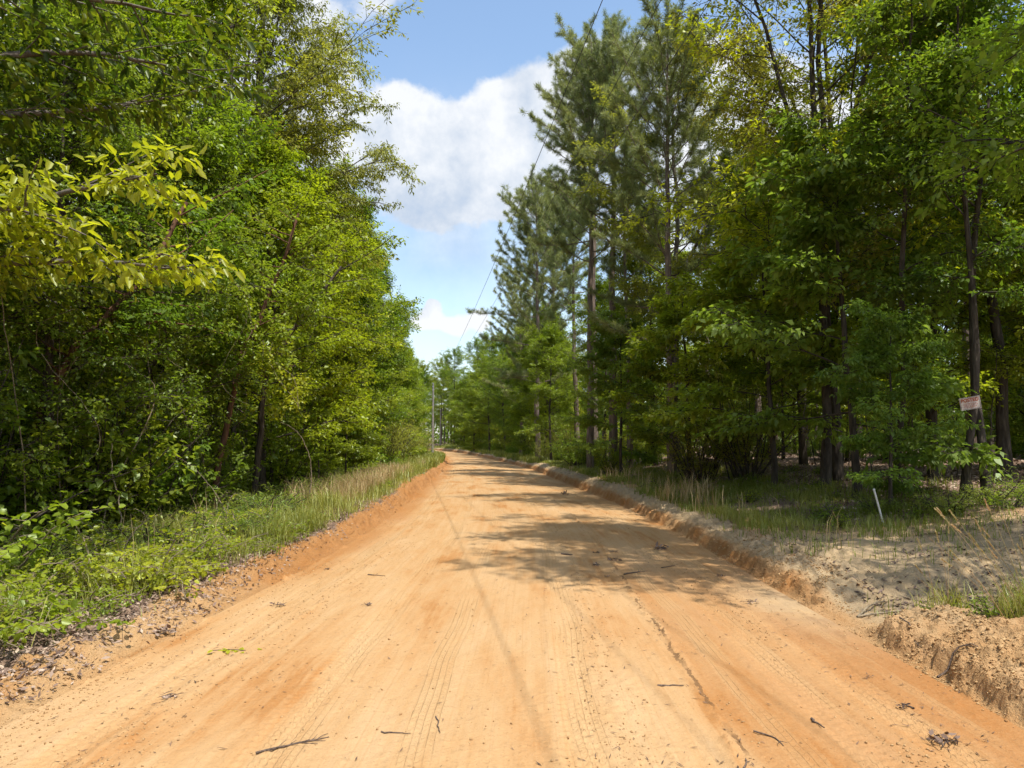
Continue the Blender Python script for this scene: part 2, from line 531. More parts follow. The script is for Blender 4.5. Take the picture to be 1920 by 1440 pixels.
ys = [-60, -40, -25, -15, -8, -4, -1, 1, 2.2]
y = 3.0
while y < 34:
    ys.append(y); y += max(.013, y * .0036)
while y < 650:
    ys.append(y); y += max(.12, (y - 30) * .02)
YS = np.array(ys)


def grid(xs_of, name, mat, kind_attr):
    """xs_of: (rows, cols) array of x; returns a mesh on the terrain function"""
    X = xs_of; R, C = X.shape
    Yg = np.repeat(YS[:, None], C, axis=1)
    Z = Zf(X.ravel(), Yg.ravel())
    V = np.stack([X.ravel(), Yg.ravel(), Z], axis=1)
    i = np.arange(R - 1)[:, None] * C; j = np.arange(C - 1)[None, :]
    Q = np.stack([i + j, i + j + 1, i + C + j + 1, i + C + j], axis=-1).reshape(-1, 4)
    l, r = EL(Yg), ER(Yg)
    uv = np.stack([(X - (l + r) / 2).ravel(), Yg.ravel()], axis=1)
    at = kind_attr(X, Yg)
    me = build_mesh(name, V, Q, mat, None, True, uv, {k: v.ravel() for k, v in at.items()})
    return me


def soil_shader(road):
    m, nt, N, L = node_mat('road_soil' if road else 'ground_soil')
    uv = N('ShaderNodeUVMap'); uv.uv_map = 'road_uv'
    tc = N('ShaderNodeTexCoord')

    def noise(vec, sc, scale=1.0, det=5, rough=.55):
        mp = N('ShaderNodeMapping'); mp.inputs['Scale'].default_value = sc
        L(vec, mp.inputs['Vector'])
        n = N('ShaderNodeTexNoise'); n.inputs['Scale'].default_value = scale
        n.inputs['Detail'].default_value = det; n.inputs['Roughness'].default_value = rough
        L(mp.outputs[0], n.inputs['Vector'])
        return n.outputs['Fac']

    def mix(f, a, b, typ='MIX'):
        n = N('ShaderNodeMix'); n.data_type = 'RGBA'; n.blend_type = typ
        for s, v in ((0, f), (6, a), (7, b)):
            if isinstance(v, (int, float)): n.inputs[s].default_value = v
            elif isinstance(v, tuple): n.inputs[s].default_value = (*v, 1)
            else: L(v, n.inputs[s])
        return n.outputs[2]

    def attr(nm):
        a = N('ShaderNodeAttribute'); a.attribute_name = nm
        return a.outputs['Fac']

    U = uv.outputs[0]; G = tc.outputs['Object']
    patch = noise(U, (1.5, .34, 1), 1.0, 6, .6)
    streak = noise(U, (11, .30, 1), 1.0, 5, .6)
    fine = noise(G, (1, 1, 1), 60, 4, .6)
    speck = noise(G, (1, 1, 1), 22, 5, .7)
    pale, mid, orange, red = (.432, .260, .120), (.410, .226, .094), (.35, .160, .050), (.31, .127, .034)
    ad = N('ShaderNodeMath'); ad.operation = 'MULTIPLY_ADD'
    L(streak, ad.inputs[0]); ad.inputs[1].default_value = 0.36
    a2 = N('ShaderNodeMath'); a2.operation = 'MULTIPLY_ADD'
    L(patch, a2.inputs[0]); a2.inputs[1].default_value = 1.05; a2.inputs[2].default_value = -0.23
    L(a2.outputs[0], ad.inputs[2])
    soil = ramp(nt, ad.outputs[0], [(0.30, (.46, .298, .155)), (0.47, pale), (0.56, mid), (0.64, orange), (0.80, orange)])
    thin = noise(U, (42, .22, 1), 1.0, 3, .6)
    soil = mix(ramp_f(nt, thin, 0.52, 0.75, 0.40), soil, (.34, .17, .062))
    if road:
        soil = mix(attr('rut'), soil, (.36, .20, .095))
    soil = mix(attr('red'), soil, red)
    gn = noise(G, (1, 1, 1), 2.2, 6, .65)
    soil = mix(attr('grey'), soil, ramp(nt, gn, [(.35, (.44, .31, .17)), (.52, (.37, .275, .165)), (.68, (.25, .18, .11))]))
    soil = mix(ramp_f(nt, speck, 0.58, 0.72, 0.5), soil, (.22, .12, .055))
    fl = noise(U, (70, 30, 1), 1.0, 3, .7)
    soil = mix(ramp_f(nt, fl, 0.60, 0.70, 0.45), soil, (.17, .09, .045))
    soil = mix(ramp_f(nt, fine, 0.35, 0.7, 0.16), soil, (.56, .39, .20))
    col = soil
    if not road:
        litn = noise(G, (1, 1, 1), 24, 6, .75)
        litter = ramp(nt, litn, [(0.36, (.075, .048, .033)), (0.5, (.19, .125, .088)), (0.62, (.34, .235, .165))])
        lm = noise(G, (1, 1, 1), 3.0, 5, .7)
        ad2 = N('ShaderNodeMath'); ad2.operation = 'ADD'
        L(attr('litter'), ad2.inputs[0])
        s2 = N('ShaderNodeMath'); s2.operation = 'MULTIPLY_ADD'; L(lm, s2.inputs[0]); s2.inputs[1].default_value = 1.2; s2.inputs[2].default_value = -.6
        L(s2.outputs[0], ad2.inputs[1])
        mr = N('ShaderNodeMapRange'); L(ad2.outputs[0], mr.inputs['Value']); mr.inputs['From Min'].default_value = .38; mr.inputs['From Max'].default_value = .6
        col = mix(mr.outputs[0], soil, litter)
    treadh = None
    if road:
        sx = N('ShaderNodeSeparateXYZ'); L(U, sx.inputs[0])

        def mth(op, a, b_=None, c_=None):
            n = N('ShaderNodeMath'); n.operation = op
            for i, v in enumerate((a, b_, c_)):
                if v is None: continue
                if isinstance(v, (int, float)): n.inputs[i].default_value = v
                else: L(v, n.inputs[i])
            return n.outputs[0]
        wob = noise(U, (.12, .16, 1), 1.0, 2, .5)
        uu = mth('MULTIPLY_ADD', wob, .55, mth('ADD', sx.outputs['X'], -.275))
        band = None
        for x0, w_ in ((2.30, .12), (1.86, .13), (1.50, .09), (.42, .11), (-1.22, .12), (-2.30, .12), (-.5, .1), (2.62, .06)):
            a = mth('ABSOLUTE', mth('ADD', uu, -x0))
            bnd = mth('LESS_THAN', a, w_)
            band = bnd if band is None else mth('MAXIMUM', band, bnd)
        wl = mth('SINE', mth('MULTIPLY', uu, 2 * math.pi / .043))
        lg = mth('SINE', mth('ADD', mth('MULTIPLY', sx.outputs['Y'], 2 * math.pi / .062), mth('MULTIPLY', mth('SINE', mth('MULTIPLY', uu, 2 * math.pi / .086)), 2.2)))
        pat = mth('MAXIMUM', mth('MULTIPLY', mth('ADD', wl, -.55), 2.0), mth('MULTIPLY', mth('ADD', lg, -.5), 1.1))
        brk = ramp_f(nt, noise(U, (2.4, .5, 1), 1.0, 4, .6), .42, .56, 1.0)
        pat = mth('MULTIPLY', mth('MULTIPLY', mth('MAXIMUM', pat, 0.0), band), brk)
        pat = mth('MINIMUM', pat, 1.0)
        col = mix(mth('MULTIPLY', pat, .30), col, (.24, .12, .048))
        col = mix(mth('MULTIPLY', mth('MULTIPLY', band, brk), .22), col, (.50, .33, .16))
        # the ragged split left by the grader blade
        w2 = noise(U, (3, 2.2, 1), 1.0, 5, .7)
        cu = mth('MULTIPLY_ADD', w2, .16, mth('ADD', sx.outputs['X'], -.08 - 1.20))
        crk = mth('LESS_THAN', mth('ABSOLUTE', cu), mth('MULTIPLY_ADD', speck, .05, -.012))
        crk = mth('MULTIPLY', crk, ramp_f(nt, noise(U, (1, 1.7, 1), 1.0, 3, .6), .44, .52, 1.0))
        crk = mth('MULTIPLY', crk, mth('LESS_THAN', sx.outputs['Y'], 11.0))
        col = mix(mth('MULTIPLY', crk, .75), col, (.13, .07, .032))
        treadh = mth('ADD', mth('MULTIPLY', pat, -.45), mth('MULTIPLY', crk, -1.2))
    b = N('ShaderNodeBsdfPrincipled')
    b.inputs['Roughness'].default_value = 0.95
    b.inputs['Specular IOR Level'].default_value = 0.15
    L(col, b.inputs['Base Color'])
    h = N('ShaderNodeMath'); h.operation = 'ADD'; L(speck, h.inputs[0])
    h2 = N('ShaderNodeMath'); h2.operation = 'MULTIPLY'; L(fine, h2.inputs[0]); h2.inputs[1].default_value = .45
    L(h2.outputs[0], h.inputs[1])
    if road:
        h3 = N('ShaderNodeMath'); h3.operation = 'ADD'; L(h.outputs[0], h3.inputs[0]); L(treadh, h3.inputs[1]); h = h3
    bp = N('ShaderNodeBump'); bp.inputs['Strength'].default_value = .9 if road else 1.0
    bp.inputs['Distance'].default_value = .012 if road else .03
    L(h.outputs[0], bp.inputs['Height']); L(bp.outputs[0], b.inputs['Normal'])
    o = N('ShaderNodeOutputMaterial'); L(b.outputs[0], o.inputs[0])
    return m


def ramp_f(nt, src, a, b, top):
    mr = nt.nodes.new('ShaderNodeMapRange')
    nt.links.new(src, mr.inputs['Value'])
    mr.inputs['From Min'].default_value = a; mr.inputs['From Max'].default_value = b; mr.inputs['To Max'].default_value = top
    return mr.outputs[0]


def road_attrs(X, Y):
    l, r = EL(Y), ER(Y)
    dl, dr = X - l, r - X
    red = 0.75 * (1 - sstep(.05, .75, dl + .25 * fbm(X * 2, Y * .8, 81, 3))) * sstep(8, 12, Y) + .3 * (1 - sstep(0, .5, dr)) * sstep(4, 8, Y + 0 * X)
    red = red + 0.45 * sstep(.25, .0, dr + .5 * fbm(X * 2, Y * .5, 82, 2) - .4) * (Y < 7.5)
    xq = X - (l + r) / 2
    red = red + .55 * sstep(1.15, 1.28, xq + .05 * fbm(X * 3, Y * 2, 86, 3)) * (1 - sstep(8, 13, Y)) * np.clip(.75 + .9 * fbm(X * 1.3, Y * .5, 85, 3), 0, 1)
    gx = np.exp(-((Y - 7.9) / 1.6) ** 2) * sstep(1.0, .1, dr)
    xr = X - (l + r) / 2
    rut = np.zeros_like(X)
    for x0, wdt in ((2.22, .11), (1.93, .10), (.35, .10), (2.55, .07)):
        xx = xr - x0 - 0.05 * fbm(Y * .25, Y * 0 + {2.22: 0, 1.93: 1.3, .35: 2, 2.55: .4}[x0], 21, 2)
        rut = np.maximum(rut, np.exp(-(xx / wdt) ** 4) * (.25 + .5 * (np.sin(Y * 74 + np.abs(xx) * 30) > .2) * (np.abs(np.sin(xx / wdt * 6)) > .4)))
    rut = rut * (Y < 12) * .0 * np.clip(.6 + 1.5 * fbm(X, Y * .5, 84, 2), 0, 1)
    wash = sstep(.15, .5, fbm(X * 1.2, Y * .25, 83, 3)) * .35
    return {'red': np.clip(red, 0, 1), 'grey': np.clip(.75 * gx + wash * sstep(20, 40, Y), 0, 1), 'rut': rut}


def ground_attrs(X, Y):
    l, r = EL(Y), ER(Y)
    dl, dr = l - X, X - r
    nz = fbm(X * .9, Y * .9, 91, 4)
    bankl = 1 - sstep(.35, .95, dl + .4 * nz)
    bankr = 1 - sstep(.12, .32, dr)
    red = np.where(dl > 0, bankl * sstep(6.5, 11, Y) * .8, bankr * (.30 + .45 * sstep(6.5, 9, Y)) * np.clip(.8 + fbm(X * 3, Y * 3, 95, 3), 0, 1.3))
    sandy = np.exp(-(((X - 5.4) / 3.3) ** 4 + ((Y - 9.3) / 3.2) ** 4))
    crest = (1 - sstep(.55, 1.0, dr + .3 * nz))
    grey = np.where(dr > 0, np.clip(np.maximum(sandy, crest * (Y > 7.5)) * sstep(.1, .4, dr), 0, 1), 0)
    lit_l = sstep(.30, .8, dl + .35 * nz)
    lit_r = sstep(.8, 1.6, dr + .5 * nz) * (1 - np.clip(1.35 * sandy, 0, .93))
    lit_r = lit_r * (1 - (Y < 6.8) * (1 - sstep(.8, 1.6, dr + .3 * nz)))
    return {'red': np.clip(red, 0, 1), 'grey': np.clip(grey, 0, 1), 'litter': np.where(dl > 0, lit_l, lit_r)}


M_ROAD = soil_shader(True)
M_GROUND = soil_shader(False)
tcol = np.linspace(-1, 1, 330)
tcol = np.sign(tcol) * np.abs(tcol) ** 0.97
Xr = ((EL(YS) + ER(YS)) / 2)[:, None] + tcol[None, :] * ((ER(YS) - EL(YS)) / 2)[:, None]
o = obj('road', grid(Xr, 'road', M_ROAD, road_attrs)); o['kind'] = 'structure'
d = [0.0]
while d[-1] < 1.3: d.append(d[-1] + .014)
while d[-1] < 700: d.append(d[-1] * 1.045 + .01)
d = np.array(d)
o = obj('ground', grid(EL(YS)[:, None] - d[None, ::-1], 'ground', M_GROUND, ground_attrs)); o['kind'] = 'structure'
o = obj('ground', grid(ER(YS)[:, None] + d[None, :], 'ground', M_GROUND, ground_attrs)); o['kind'] = 'structure'


# ------------------------------------------------------------------ leaves
def unit(v): return v / (np.linalg.norm(v, axis=-1, keepdims=True) + 1e-9)


def leaf_geo(pos, dirs, nrm, length, wr, big=False, fold=0.25, droop=0.15, R=rng):
    """pos = petiole ends, one folded blade for each; returns V,Q"""
    n = len(pos)
    length = np.broadcast_to(length, (n,))[:, None]
    d = unit(dirs); s = unit(np.cross(d, nrm)); u = np.cross(s, d)
    w = length * wr * 0.5
    tip = pos + d * length - u * length * droop
    if not big:
        mid = pos + d * length * 0.45
        a = mid + s * w + u * w * fold; b = mid - s * w + u * w * fold
        V = np.stack([pos, a, tip, b], axis=1).reshape(-1, 3)
        Q = np.arange(4 * n).reshape(-1, 4)
        return V, Q, 4
    m1 = pos + d * length * 0.28; m2 = pos + d * length * 0.68 - u * length * droop * .4
    a1 = m1 + s * w * .95 + u * w * fold; a2 = m2 + s * w * .8 + u * w * fold * .5
    b1 = m1 - s * w * .95 + u * w * fold; b2 = m2 - s * w * .8 + u * w * fold * .5
    V = np.stack([pos, a1, a2, tip, b2, b1], axis=1).reshape(-1, 3)
    k = np.arange(n)[:, None] * 6
    Q = np.concatenate([k + np.array([[0, 1, 2, 3]]), k + np.array([[0, 3, 4, 5]])], axis=0)
    return V, Q, 6


def spray(tw0, tw1, per, length, wr, R, big=False, flat=0.55, tone_c=None, petiole=.4, fold=.25, droop=.2, gap=0.0):
    """leaves set alternately along twigs tw0->tw1"""
    T = len(tw0)
    t = np.tile(np.linspace(0.12, 1.0, per), T) + R.uniform(-.05, .05, T * per)
    i = np.repeat(np.arange(T), per)
    tv = (tw1 - tw0)[i]; td = unit(tv)
    up = np.array([0, 0, 1.0]) + R.normal(0, flat, (T * per, 3))
    side = unit(np.cross(td, up)) * np.where(np.arange(T * per) % 2 == 0, 1, -1)[:, None]
    dirs = unit(side * R.uniform(.4, 1.0, (T * per, 1)) + td * R.uniform(.3, .9, (T * per, 1)) + R.normal(0, .22, (T * per, 3)) + np.array([0, 0, -droop]))
    ln = length * R.uniform(.45, 1.35, T * per)
    pos = tw0[i] + tv * t[:, None] + dirs * (ln * petiole)[:, None] + R.normal(0, length * .25, (T * per, 3))
    tc = (np.full(T, .5) if tone_c is None else tone_c)[i] + R.normal(0, .14, T * per)
    if gap > 0:
        k = R.random(T * per) > gap
        pos, dirs, up, ln, tc = pos[k], dirs[k], up[k], ln[k], tc[k]
    V, Q, q = leaf_geo(pos, dirs, up, ln, wr, big, fold, droop)
    return V, Q, np.clip(np.repeat(tc, q), 0, 1)


def poly(p0, direc, length, n, R, wob=.1, curve=(0, 0, 0)):
    pts = [np.array(p0, float)]
    d = np.array(direc, float); d /= np.linalg.norm(d)
    st = length / (n - 1)
    for k in range(n - 1):
        d = d + R.normal(0, wob, 3) + np.array(curve) / (n - 1)
        d /= np.linalg.norm(d)
        pts.append(pts[-1] + d * st)
    return np.array(pts)


def at_t(pts, t):
    f = t * (len(pts) - 1); i = min(int(f), len(pts) - 2); u = f - i
    return pts[i] * (1 - u) + pts[i + 1] * u, unit(pts[i + 1] - pts[i])


def broad(seed, H, r0, cb, cr, limbs, subs, twigs, per, leaf, wr, mat, bark, name='broadleaf_tree', lean=(0, 0), big=False,
          flat=.55, top=0.35, up0=.35, droop=.2, twl=.55, wob=.05, layered=False, gap=0.0, sub_len=.42, seg=8, fork=False):
    R = np.random.default_rng(seed)
    wood, crown = Acc(), Acc()
    npt = 12
    hs = np.linspace(0, H * .97, npt)
    wx = np.cumsum(R.normal(0, wob * H / npt, npt)); wy = np.cumsum(R.normal(0, wob * H / npt, npt))
    f = (hs / H)
    tr = np.stack([lean[0] * f * H + (wx - wx[0]), lean[1] * f * H + (wy - wy[0]), hs], axis=1)
    rad = r0 * (1 - f * .88) ** 0.9; rad[0] *= 1.35
    tr[0, 2] -= .25
    wood.tube(tr, rad, seg + 2)
    mains = [(tr, 1.0)]
    if fork:
        p, dd = at_t(tr, .42)
        az = R.uniform(0, 6.28)
        fk = poly(p, (math.cos(az) * .5, math.sin(az) * .5, 1), H * .5, 8, R, .07)
        wood.tube(fk, np.linspace(r0 * .55, r0 * .1, 8), seg)
        mains.append((fk, .55))
    tw0, tw1, tone = [], [], []
    for i in range(limbs):
        u = (i + R.uniform(.2, .8)) / limbs
        h = cb + (1 - cb) * (u ** .92) * .97
        m_, _k = mains[0]
        if fork and i % 3 == 0 and h > .45:
            p, dd = at_t(mains[1][0], min(.98, (h - .42) / .55))
        else:
            p, dd = at_t(m_, min(.985, h))
        prof = (math.sin(math.pi * (u * .70 + .20)) ** .5 * (1 - .35 * u ** 3)) if not layered else (1 - u * .55)
        ln = cr * max(.22, prof) * R.uniform(.60, 1.2)
        az = i * 2.39996 + R.normal(0, .5)
        el = up0 + u * .75 + R.normal(0, .2)
        if layered: el = .2 + u * .5 + R.normal(0, .2)
        dv = (math.cos(az) * math.cos(el), math.sin(az) * math.cos(el), math.sin(el))
        lb = poly(p, dv, ln, 7, R, .09, (0, 0, -.12 + .3 * u))
        lr = r0 * .30 * (1 - u * .7) * (ln / cr) ** .5
        wood.tube(lb, np.linspace(lr, lr * .18, 7), 5)
        tl = R.normal(.5, .16)
        for j in range(subs):
            t = .22 + .78 * (j + R.uniform(.2, .8)) / subs
            q, ld = at_t(lb, t)
            sd = 1 if j % 2 else -1
            a = sd * R.uniform(.4, 1.15)
            c_, s_ = math.cos(a), math.sin(a)
            dv = np.array([ld[0] * c_ - ld[1] * s_, ld[0] * s_ + ld[1] * c_, ld[2] * .5 + R.normal(0, .2 if layered else .32)])
            sl_ = ln * sub_len * R.uniform(.55, 1.2) * (1.2 - .5 * t)
            sb = poly(q, dv, sl_, 4, R, .12, (0, 0, -.1))
            wood.tube(sb, np.linspace(lr * .33, .008, 4), 4)
            tsub = tl + R.normal(0, .12)
            for k in range(twigs):
                t2 = (k + R.uniform(.1, .9)) / twigs
                q2, sdv = at_t(sb, min(.99, .1 + t2 * .9))
                a = (1 if k % 2 else -1) * R.uniform(.3, 1.3)
                c_, s_ = math.cos(a), math.sin(a)
                dv = np.array([sdv[0] * c_ - sdv[1] * s_, sdv[0] * s_ + sdv[1] * c_, sdv[2] * .4 + R.normal(-.03, .16 if layered else .38)])
                dv /= np.linalg.norm(dv)
                e = q2 + dv * twl * R.uniform(.5, 1.3)
                tw0.append(q2); tw1.append(e); tone.append(tsub)
    tw0, tw1, tone = np.array(tw0), np.array(tw1), np.array(tone)
    # twigs as thin three-sided rods, all at once
    n = len(tw0)
    td = unit(tw1 - tw0); a = unit(np.cross(td, [0.13, .2, 1.0])); b = np.cross(td, a)
    rr = .006
    ring = [a * rr, (-.5 * a + .87 * b) * rr, (-.5 * a - .87 * b) * rr]
    V = np.stack([tw0 + ring[0], tw0 + ring[1], tw0 + ring[2], tw1 + ring[0] * .4, tw1 + ring[1] * .4, tw1 + ring[2] * .4], axis=1).reshape(-1, 3)
    k = np.arange(n)[:, None] * 6
    Q = np.concatenate([k + np.array([[0, 1, 4, 3]]), k + np.array([[1, 2, 5, 4]]), k + np.array([[2, 0, 3, 5]])])
    wood.add(V, Q)
    V, Q, T = spray(tw0, tw1, per, leaf, wr, R, big, flat, tone, droop=droop, gap=gap)
    crown.add(V, Q, T)
    return wood.mesh('trunk', bark, True), crown.mesh('crown', mat)


def pine(seed, H, r0, cb, cr, mat=None, dens=1.0, nl=.29):
    R = np.random.default_rng(seed)
    wood, crown = Acc(), Acc()
    npt = 14
    hs = np.linspace(0, H, npt)
    w = np.cumsum(R.normal(0, .05, (npt, 2)), axis=0)
    tr = np.concatenate([w - w[0], hs[:, None]], axis=1); tr[0, 2] -= .25
    rad = r0 * (1 - hs / H * .9) ** .8
    wood.tube(tr, rad, 10)
    tips, tdirs = [], []
    nb = int(76 * dens)
    for i in range(nb):
        u = (i + R.random()) / nb
        h = cb + (1 - cb) * u
        if u < .45 and R.random() < .6: continue
        p, dd = at_t(tr, min(.99, h))
        ln = cr * (0.30 + .85 * math.sin(math.pi * (u * .58 + .20)) ** .7) * R.uniform(.6, 1.1) * (1.15 - .15 * u ** 6)
        az = i * 2.39996 + R.normal(0, .5)
        el = .12 + u * .85 + R.normal(0, .22)
        b = poly(p, (math.cos(az) * math.cos(el), math.sin(az) * math.cos(el), math.sin(el)), ln, 7, R, .09, (0, 0, .35))
        br = r0 * .2 * (1 - u * .6)
        wood.tube(b, np.linspace(br, .012, 7), 5)
        nsub = int(5 + ln * 3.4)
        for j in range(nsub):
            t = .25 + .75 * (j + R.random()) / nsub
            q, ld = at_t(b, min(.99, t))
            dv = ld + R.normal(0, .6, 3); dv[2] = abs(dv[2]) * .5 + .12
            dv /= np.linalg.norm(dv)
            l2 = R.uniform(.25, .75) * (1.25 - .5 * t)
            s = poly(q, dv, l2, 3, R, .1, (0, 0, .3))
            wood.tube(s, np.linspace(.012, .006, 3), 3)
            for t3 in (.45, .75, 1.0):
                if t3 < .8 and R.random() < .35: continue
                q3, d3 = at_t(s, min(.999, t3))
                tips.append(q3); tdirs.append(unit(d3 + R.normal(0, .25, 3)))
    tips, tdirs = np.array(tips), np.array(tdirs)
    per = 40
    n = len(tips) * per
    i = np.repeat(np.arange(len(tips)), per)
    dv = unit(tdirs[i] * R.uniform(.15, 1.1, (n, 1)) + R.normal(0, .62, (n, 3)))
    base = tips[i] - tdirs[i] * R.uniform(0, .16, (n, 1))
    ln = nl * R.uniform(.6, 1.1, n)
    V, Q, q = leaf_geo(base, dv, R.normal(0, 1, (n, 3)), ln, .055, False, 0, .06)
    tn = np.repeat(np.clip(R.normal(.5, .18, len(tips))[i] + R.normal(0, .1, n), 0, 1), q)
    crown.add(V, Q, tn)
    return wood.mesh('trunk', M_BARKP, True), crown.mesh('crown', mat or M_PINE)


def shrub(seed, h, w, stems, per, leaf, wr, mat, big=False, gap=0.0, bark=None, arch=.0, twn=7):
    R = np.random.default_rng(seed)
    wood, crown = Acc(), Acc()
    tw0, tw1, tone = [], [], []
    for i in range(stems):
        az = R.uniform(0, 6.283); sp = R.uniform(.05, 1.0) ** .7
        b0 = np.array([math.cos(az) * w * .25 * R.random(), math.sin(az) * w * .25 * R.random(), -.05])
        dv = (math.cos(az) * sp * w / h, math.sin(az) * sp * w / h, 1)
        ln = h * R.uniform(.55, 1.1)
        s = poly(b0, dv, ln, 7, R, .12, (math.cos(az) * arch, math.sin(az) * arch, -arch * 1.3))
        wood.tube(s, np.linspace(.012 + h * .003, .004, 7), 4)
        tn = R.normal(.5, .15)
        for j in range(twn):
            t = .18 + .82 * (j + R.random()) / twn
            q, ld = at_t(s, min(.99, t))
            a = R.uniform(0, 6.28)
            dv = np.array([math.cos(a), math.sin(a), R.uniform(-.15, .5)]); dv /= np.linalg.norm(dv)
            e = q + dv * R.uniform(.12, .34) * (.6 + h * .25)
            wood.tube([q, e], [.004, .002], 3)
            tw0.append(q); tw1.append(e); tone.append(tn + R.normal(0, .08))
    V, Q, T = spray(np.array(tw0), np.array(tw1), per, leaf, wr, R, big, .5, np.array(tone), gap=gap)
    crown.add(V, Q, T)
    return wood.mesh('stems', bark or M_BARKD, True), crown.mesh('foliage', mat)


USED = {}


def plant(name, protos, loc, rz, scale, label, cat, group=None, tilt=(0, 0), parts=('trunk', 'crown'), sink=0.0):
    """one thing: an Empty at the base with its wood and its foliage as children; meshes are shared between copies"""
    key = id(protos)
    loc = (loc[0], loc[1], zat(loc[0], loc[1]) - sink)
    if key in USED:
        return copy_tree(USED[key], loc, rz, scale, label, group, cat, tilt) if USED[key].name.split('.')[0] == name else _fresh(name, protos, loc, rz, scale, label, cat, group, tilt, parts)
    r = _fresh(name, protos, loc, rz, scale, label, cat, group, tilt, parts)
    USED[key] = r
    return r


def _fresh(name, protos, loc, rz, scale, label, cat, group, tilt, parts):
    r = empty(name, loc, rz, scale)
    r.rotation_euler = (tilt[0], tilt[1], rz)
    for nm, me in zip(parts, protos):
        obj(nm, me, r)
    tag(r, label, cat, group)
    return r


# tree kinds -------------------------------------------------------------------------------------------------
T_OAK1 = broad(11, 20, .19, .28, 5.0, 32, 9, 9, 18, .135, .50, M_GREEN, M_BARKD, gap=.2)
T_OAK2 = broad(12, 17, .16, .25, 4.2, 30, 8, 9, 19, .13, .52, M_DEEP, M_BARKD, gap=.15)
T_OLIVE = broad(13, 20, .28, .20, 4.7, 46, 10, 10, 24, .125, .34, M_OLIVE, M_BARK, droop=.45, up0=.3)
T_OLIVE3 = broad(23, 20, .125, .26, 4.6, 34, 8, 9, 18, .13, .42, M_OLIVE, M_BARKD, fork=True, gap=.3)
T_YEL2 = broad(24, 17, .12, .25, 4.2, 34, 8, 9, 18, .13, .48, M_YEL, M_BARKD, fork=True, gap=.3)
T_OLIVE2 = broad(14, 19, .17, .30, 4.2, 30, 8, 9, 20, .14, .42, M_OLIVE, M_BARK, fork=True, gap=.1)
T_YEL = broad(15, 9.5, .12, .16, 3.4, 30, 8, 8, 21, .105, .55, M_YEL, M_BARKD, flat=.4, gap=.1)
T_MID = broad(16, 10.5, .11, .22, 3.2, 32, 8, 8, 18, .115, .5, M_GREEN, M_BARKD)
T_DOG = broad(17, 6.8, .075, .16, 2.6, 22, 7, 7, 16, .14, .56, M_BLUEG, M_BARKD, name='understory_tree', layered=True, gap=.12, flat=.42, twl=.42, droop=.3)
T_DOG2 = broad(18, 6.0, .07, .2, 2.5, 20, 7, 7, 16, .135, .55, M_GREEN, M_BARKD, layered=True, flat=.42, twl=.42)
T_WALL = broad(19, 12, .13, .03, 2.9, 50, 8, 8, 19, .115, .52, M_GREEN, M_BARKD, flat=.5, up0=.3)
T_WALL2 = broad(21, 11, .12, .15, 2.7, 46, 7, 7, 18, .085, .62, M_DEEP, M_BARKD, flat=.5, up0=.25, gap=.1)
T_SLIM = broad(20, 12, .09, .35, 1.8, 18, 6, 6, 16, .12, .52, M_DEEP, M_BARKD, wob=.09)
T_P1 = pine(31, 21.0, .24, .54, 3.3, dens=.95, nl=.27)
T_OAK3 = broad(25, 17, .16, .30, 4.2, 28, 8, 9, 17, .13, .52, M_DEEP, M_BARKD, gap=.3)
T_P2 = pine(36, 19.6, .19, .52, 2.7, dens=.95, nl=.27)
T_P4 = pine(34, 20.5, .19, .54, 2.8, dens=.85, nl=.27)
T_P3 = pine(33, 18, .20, .30, 3.6, dens=1.15)
S_OLV = shrub(41, 3.4, 2.0, 34, 14, .085, .4, M_OLIVE, twn=12)
S_GRN = shrub(42, 2.4, 1.7, 28, 13, .095, .6, M_GREEN, twn=10)
S_DRK = shrub(43, 1.9, 1.6, 24, 12, .10, .6, M_DEEP, twn=9)
S_BRI = shrub(44, 1.0, 1.0, 20, 7, .058, .8, M_WEED, big=True, arch=.7, bark=M_STEM, twn=9)
S_BRI2 = shrub(45, .8, .9, 18, 8, .045, .7, M_WEED, big=True, arch=1.0, bark=M_STEM, twn=8)
S_LOW = shrub(46, .45, .5, 12, 5, .06, .5, M_GREEN, big=True, arch=.4, twn=6)
S_FERN = shrub(47, .7, .55, 22, 9, .075, .22, M_BLUEG, arch=.3, twn=8)

G_L, G_R = 'trees of the left wood', 'trees of the right wood'
NB, NP_, NU = 'broadleaf_tree', 'pine_tree', 'understory_tree'
hero = []


def tree(name, proto, x, y, rz, s, label, cat='tree', group=None, tilt=(0, 0)):
    hero.append((x, y))
    return plant(name, proto, (x, y), rz, s, label, cat, group, tilt)


# left side of the road
tree(NB, T_OLIVE, -9.1, 26.5, 0.4, 1.05, 'tall olive-leaved tree leaning its crown toward the sky gap on the left roadside')
tree(NB, T_OAK1, -9.6, 19, 1.0, .98, 'tall forked grey-barked tree behind the bright low branch on the left')
tree(NB, T_OLIVE3, -8.7, 22.5, 2.4, 1.1, 'tall loose olive crown at the top left, nearest the sky gap')
tree(NB, T_WALL2, -6.9, 7.6, 1.2, .62, 'small dark tree behind the tall bramble at the left frame edge')
tree(NB, T_WALL2, -6.7, 11.2, 3.3, .72, 'small-leaved tree hanging low between the left weeds and the dark hollow')
tree(NB, T_WALL2, -6.9, 14.6, .7, .80, 'small-leaved tree drooping in front of the second leaning trunk')
tree(NB, T_YEL2, -8.8, 15.5, 1.7, .72, 'yellow-green crown lit above the dark left thicket')
tree(NB, T_YEL, -6.6, 20.5, 0.4, .95, 'bright yellow-green small tree bulging over the left verge')
tree(NB, T_YEL, -7.0, 26, 2.2, 1.0, 'yellow-green tree just past the bulging one on the left verge')
tree(NB, T_WALL2, -7.9, 9.6, 2.0, .80, 'dark curtain-like tree hanging over the weeds at the far left')
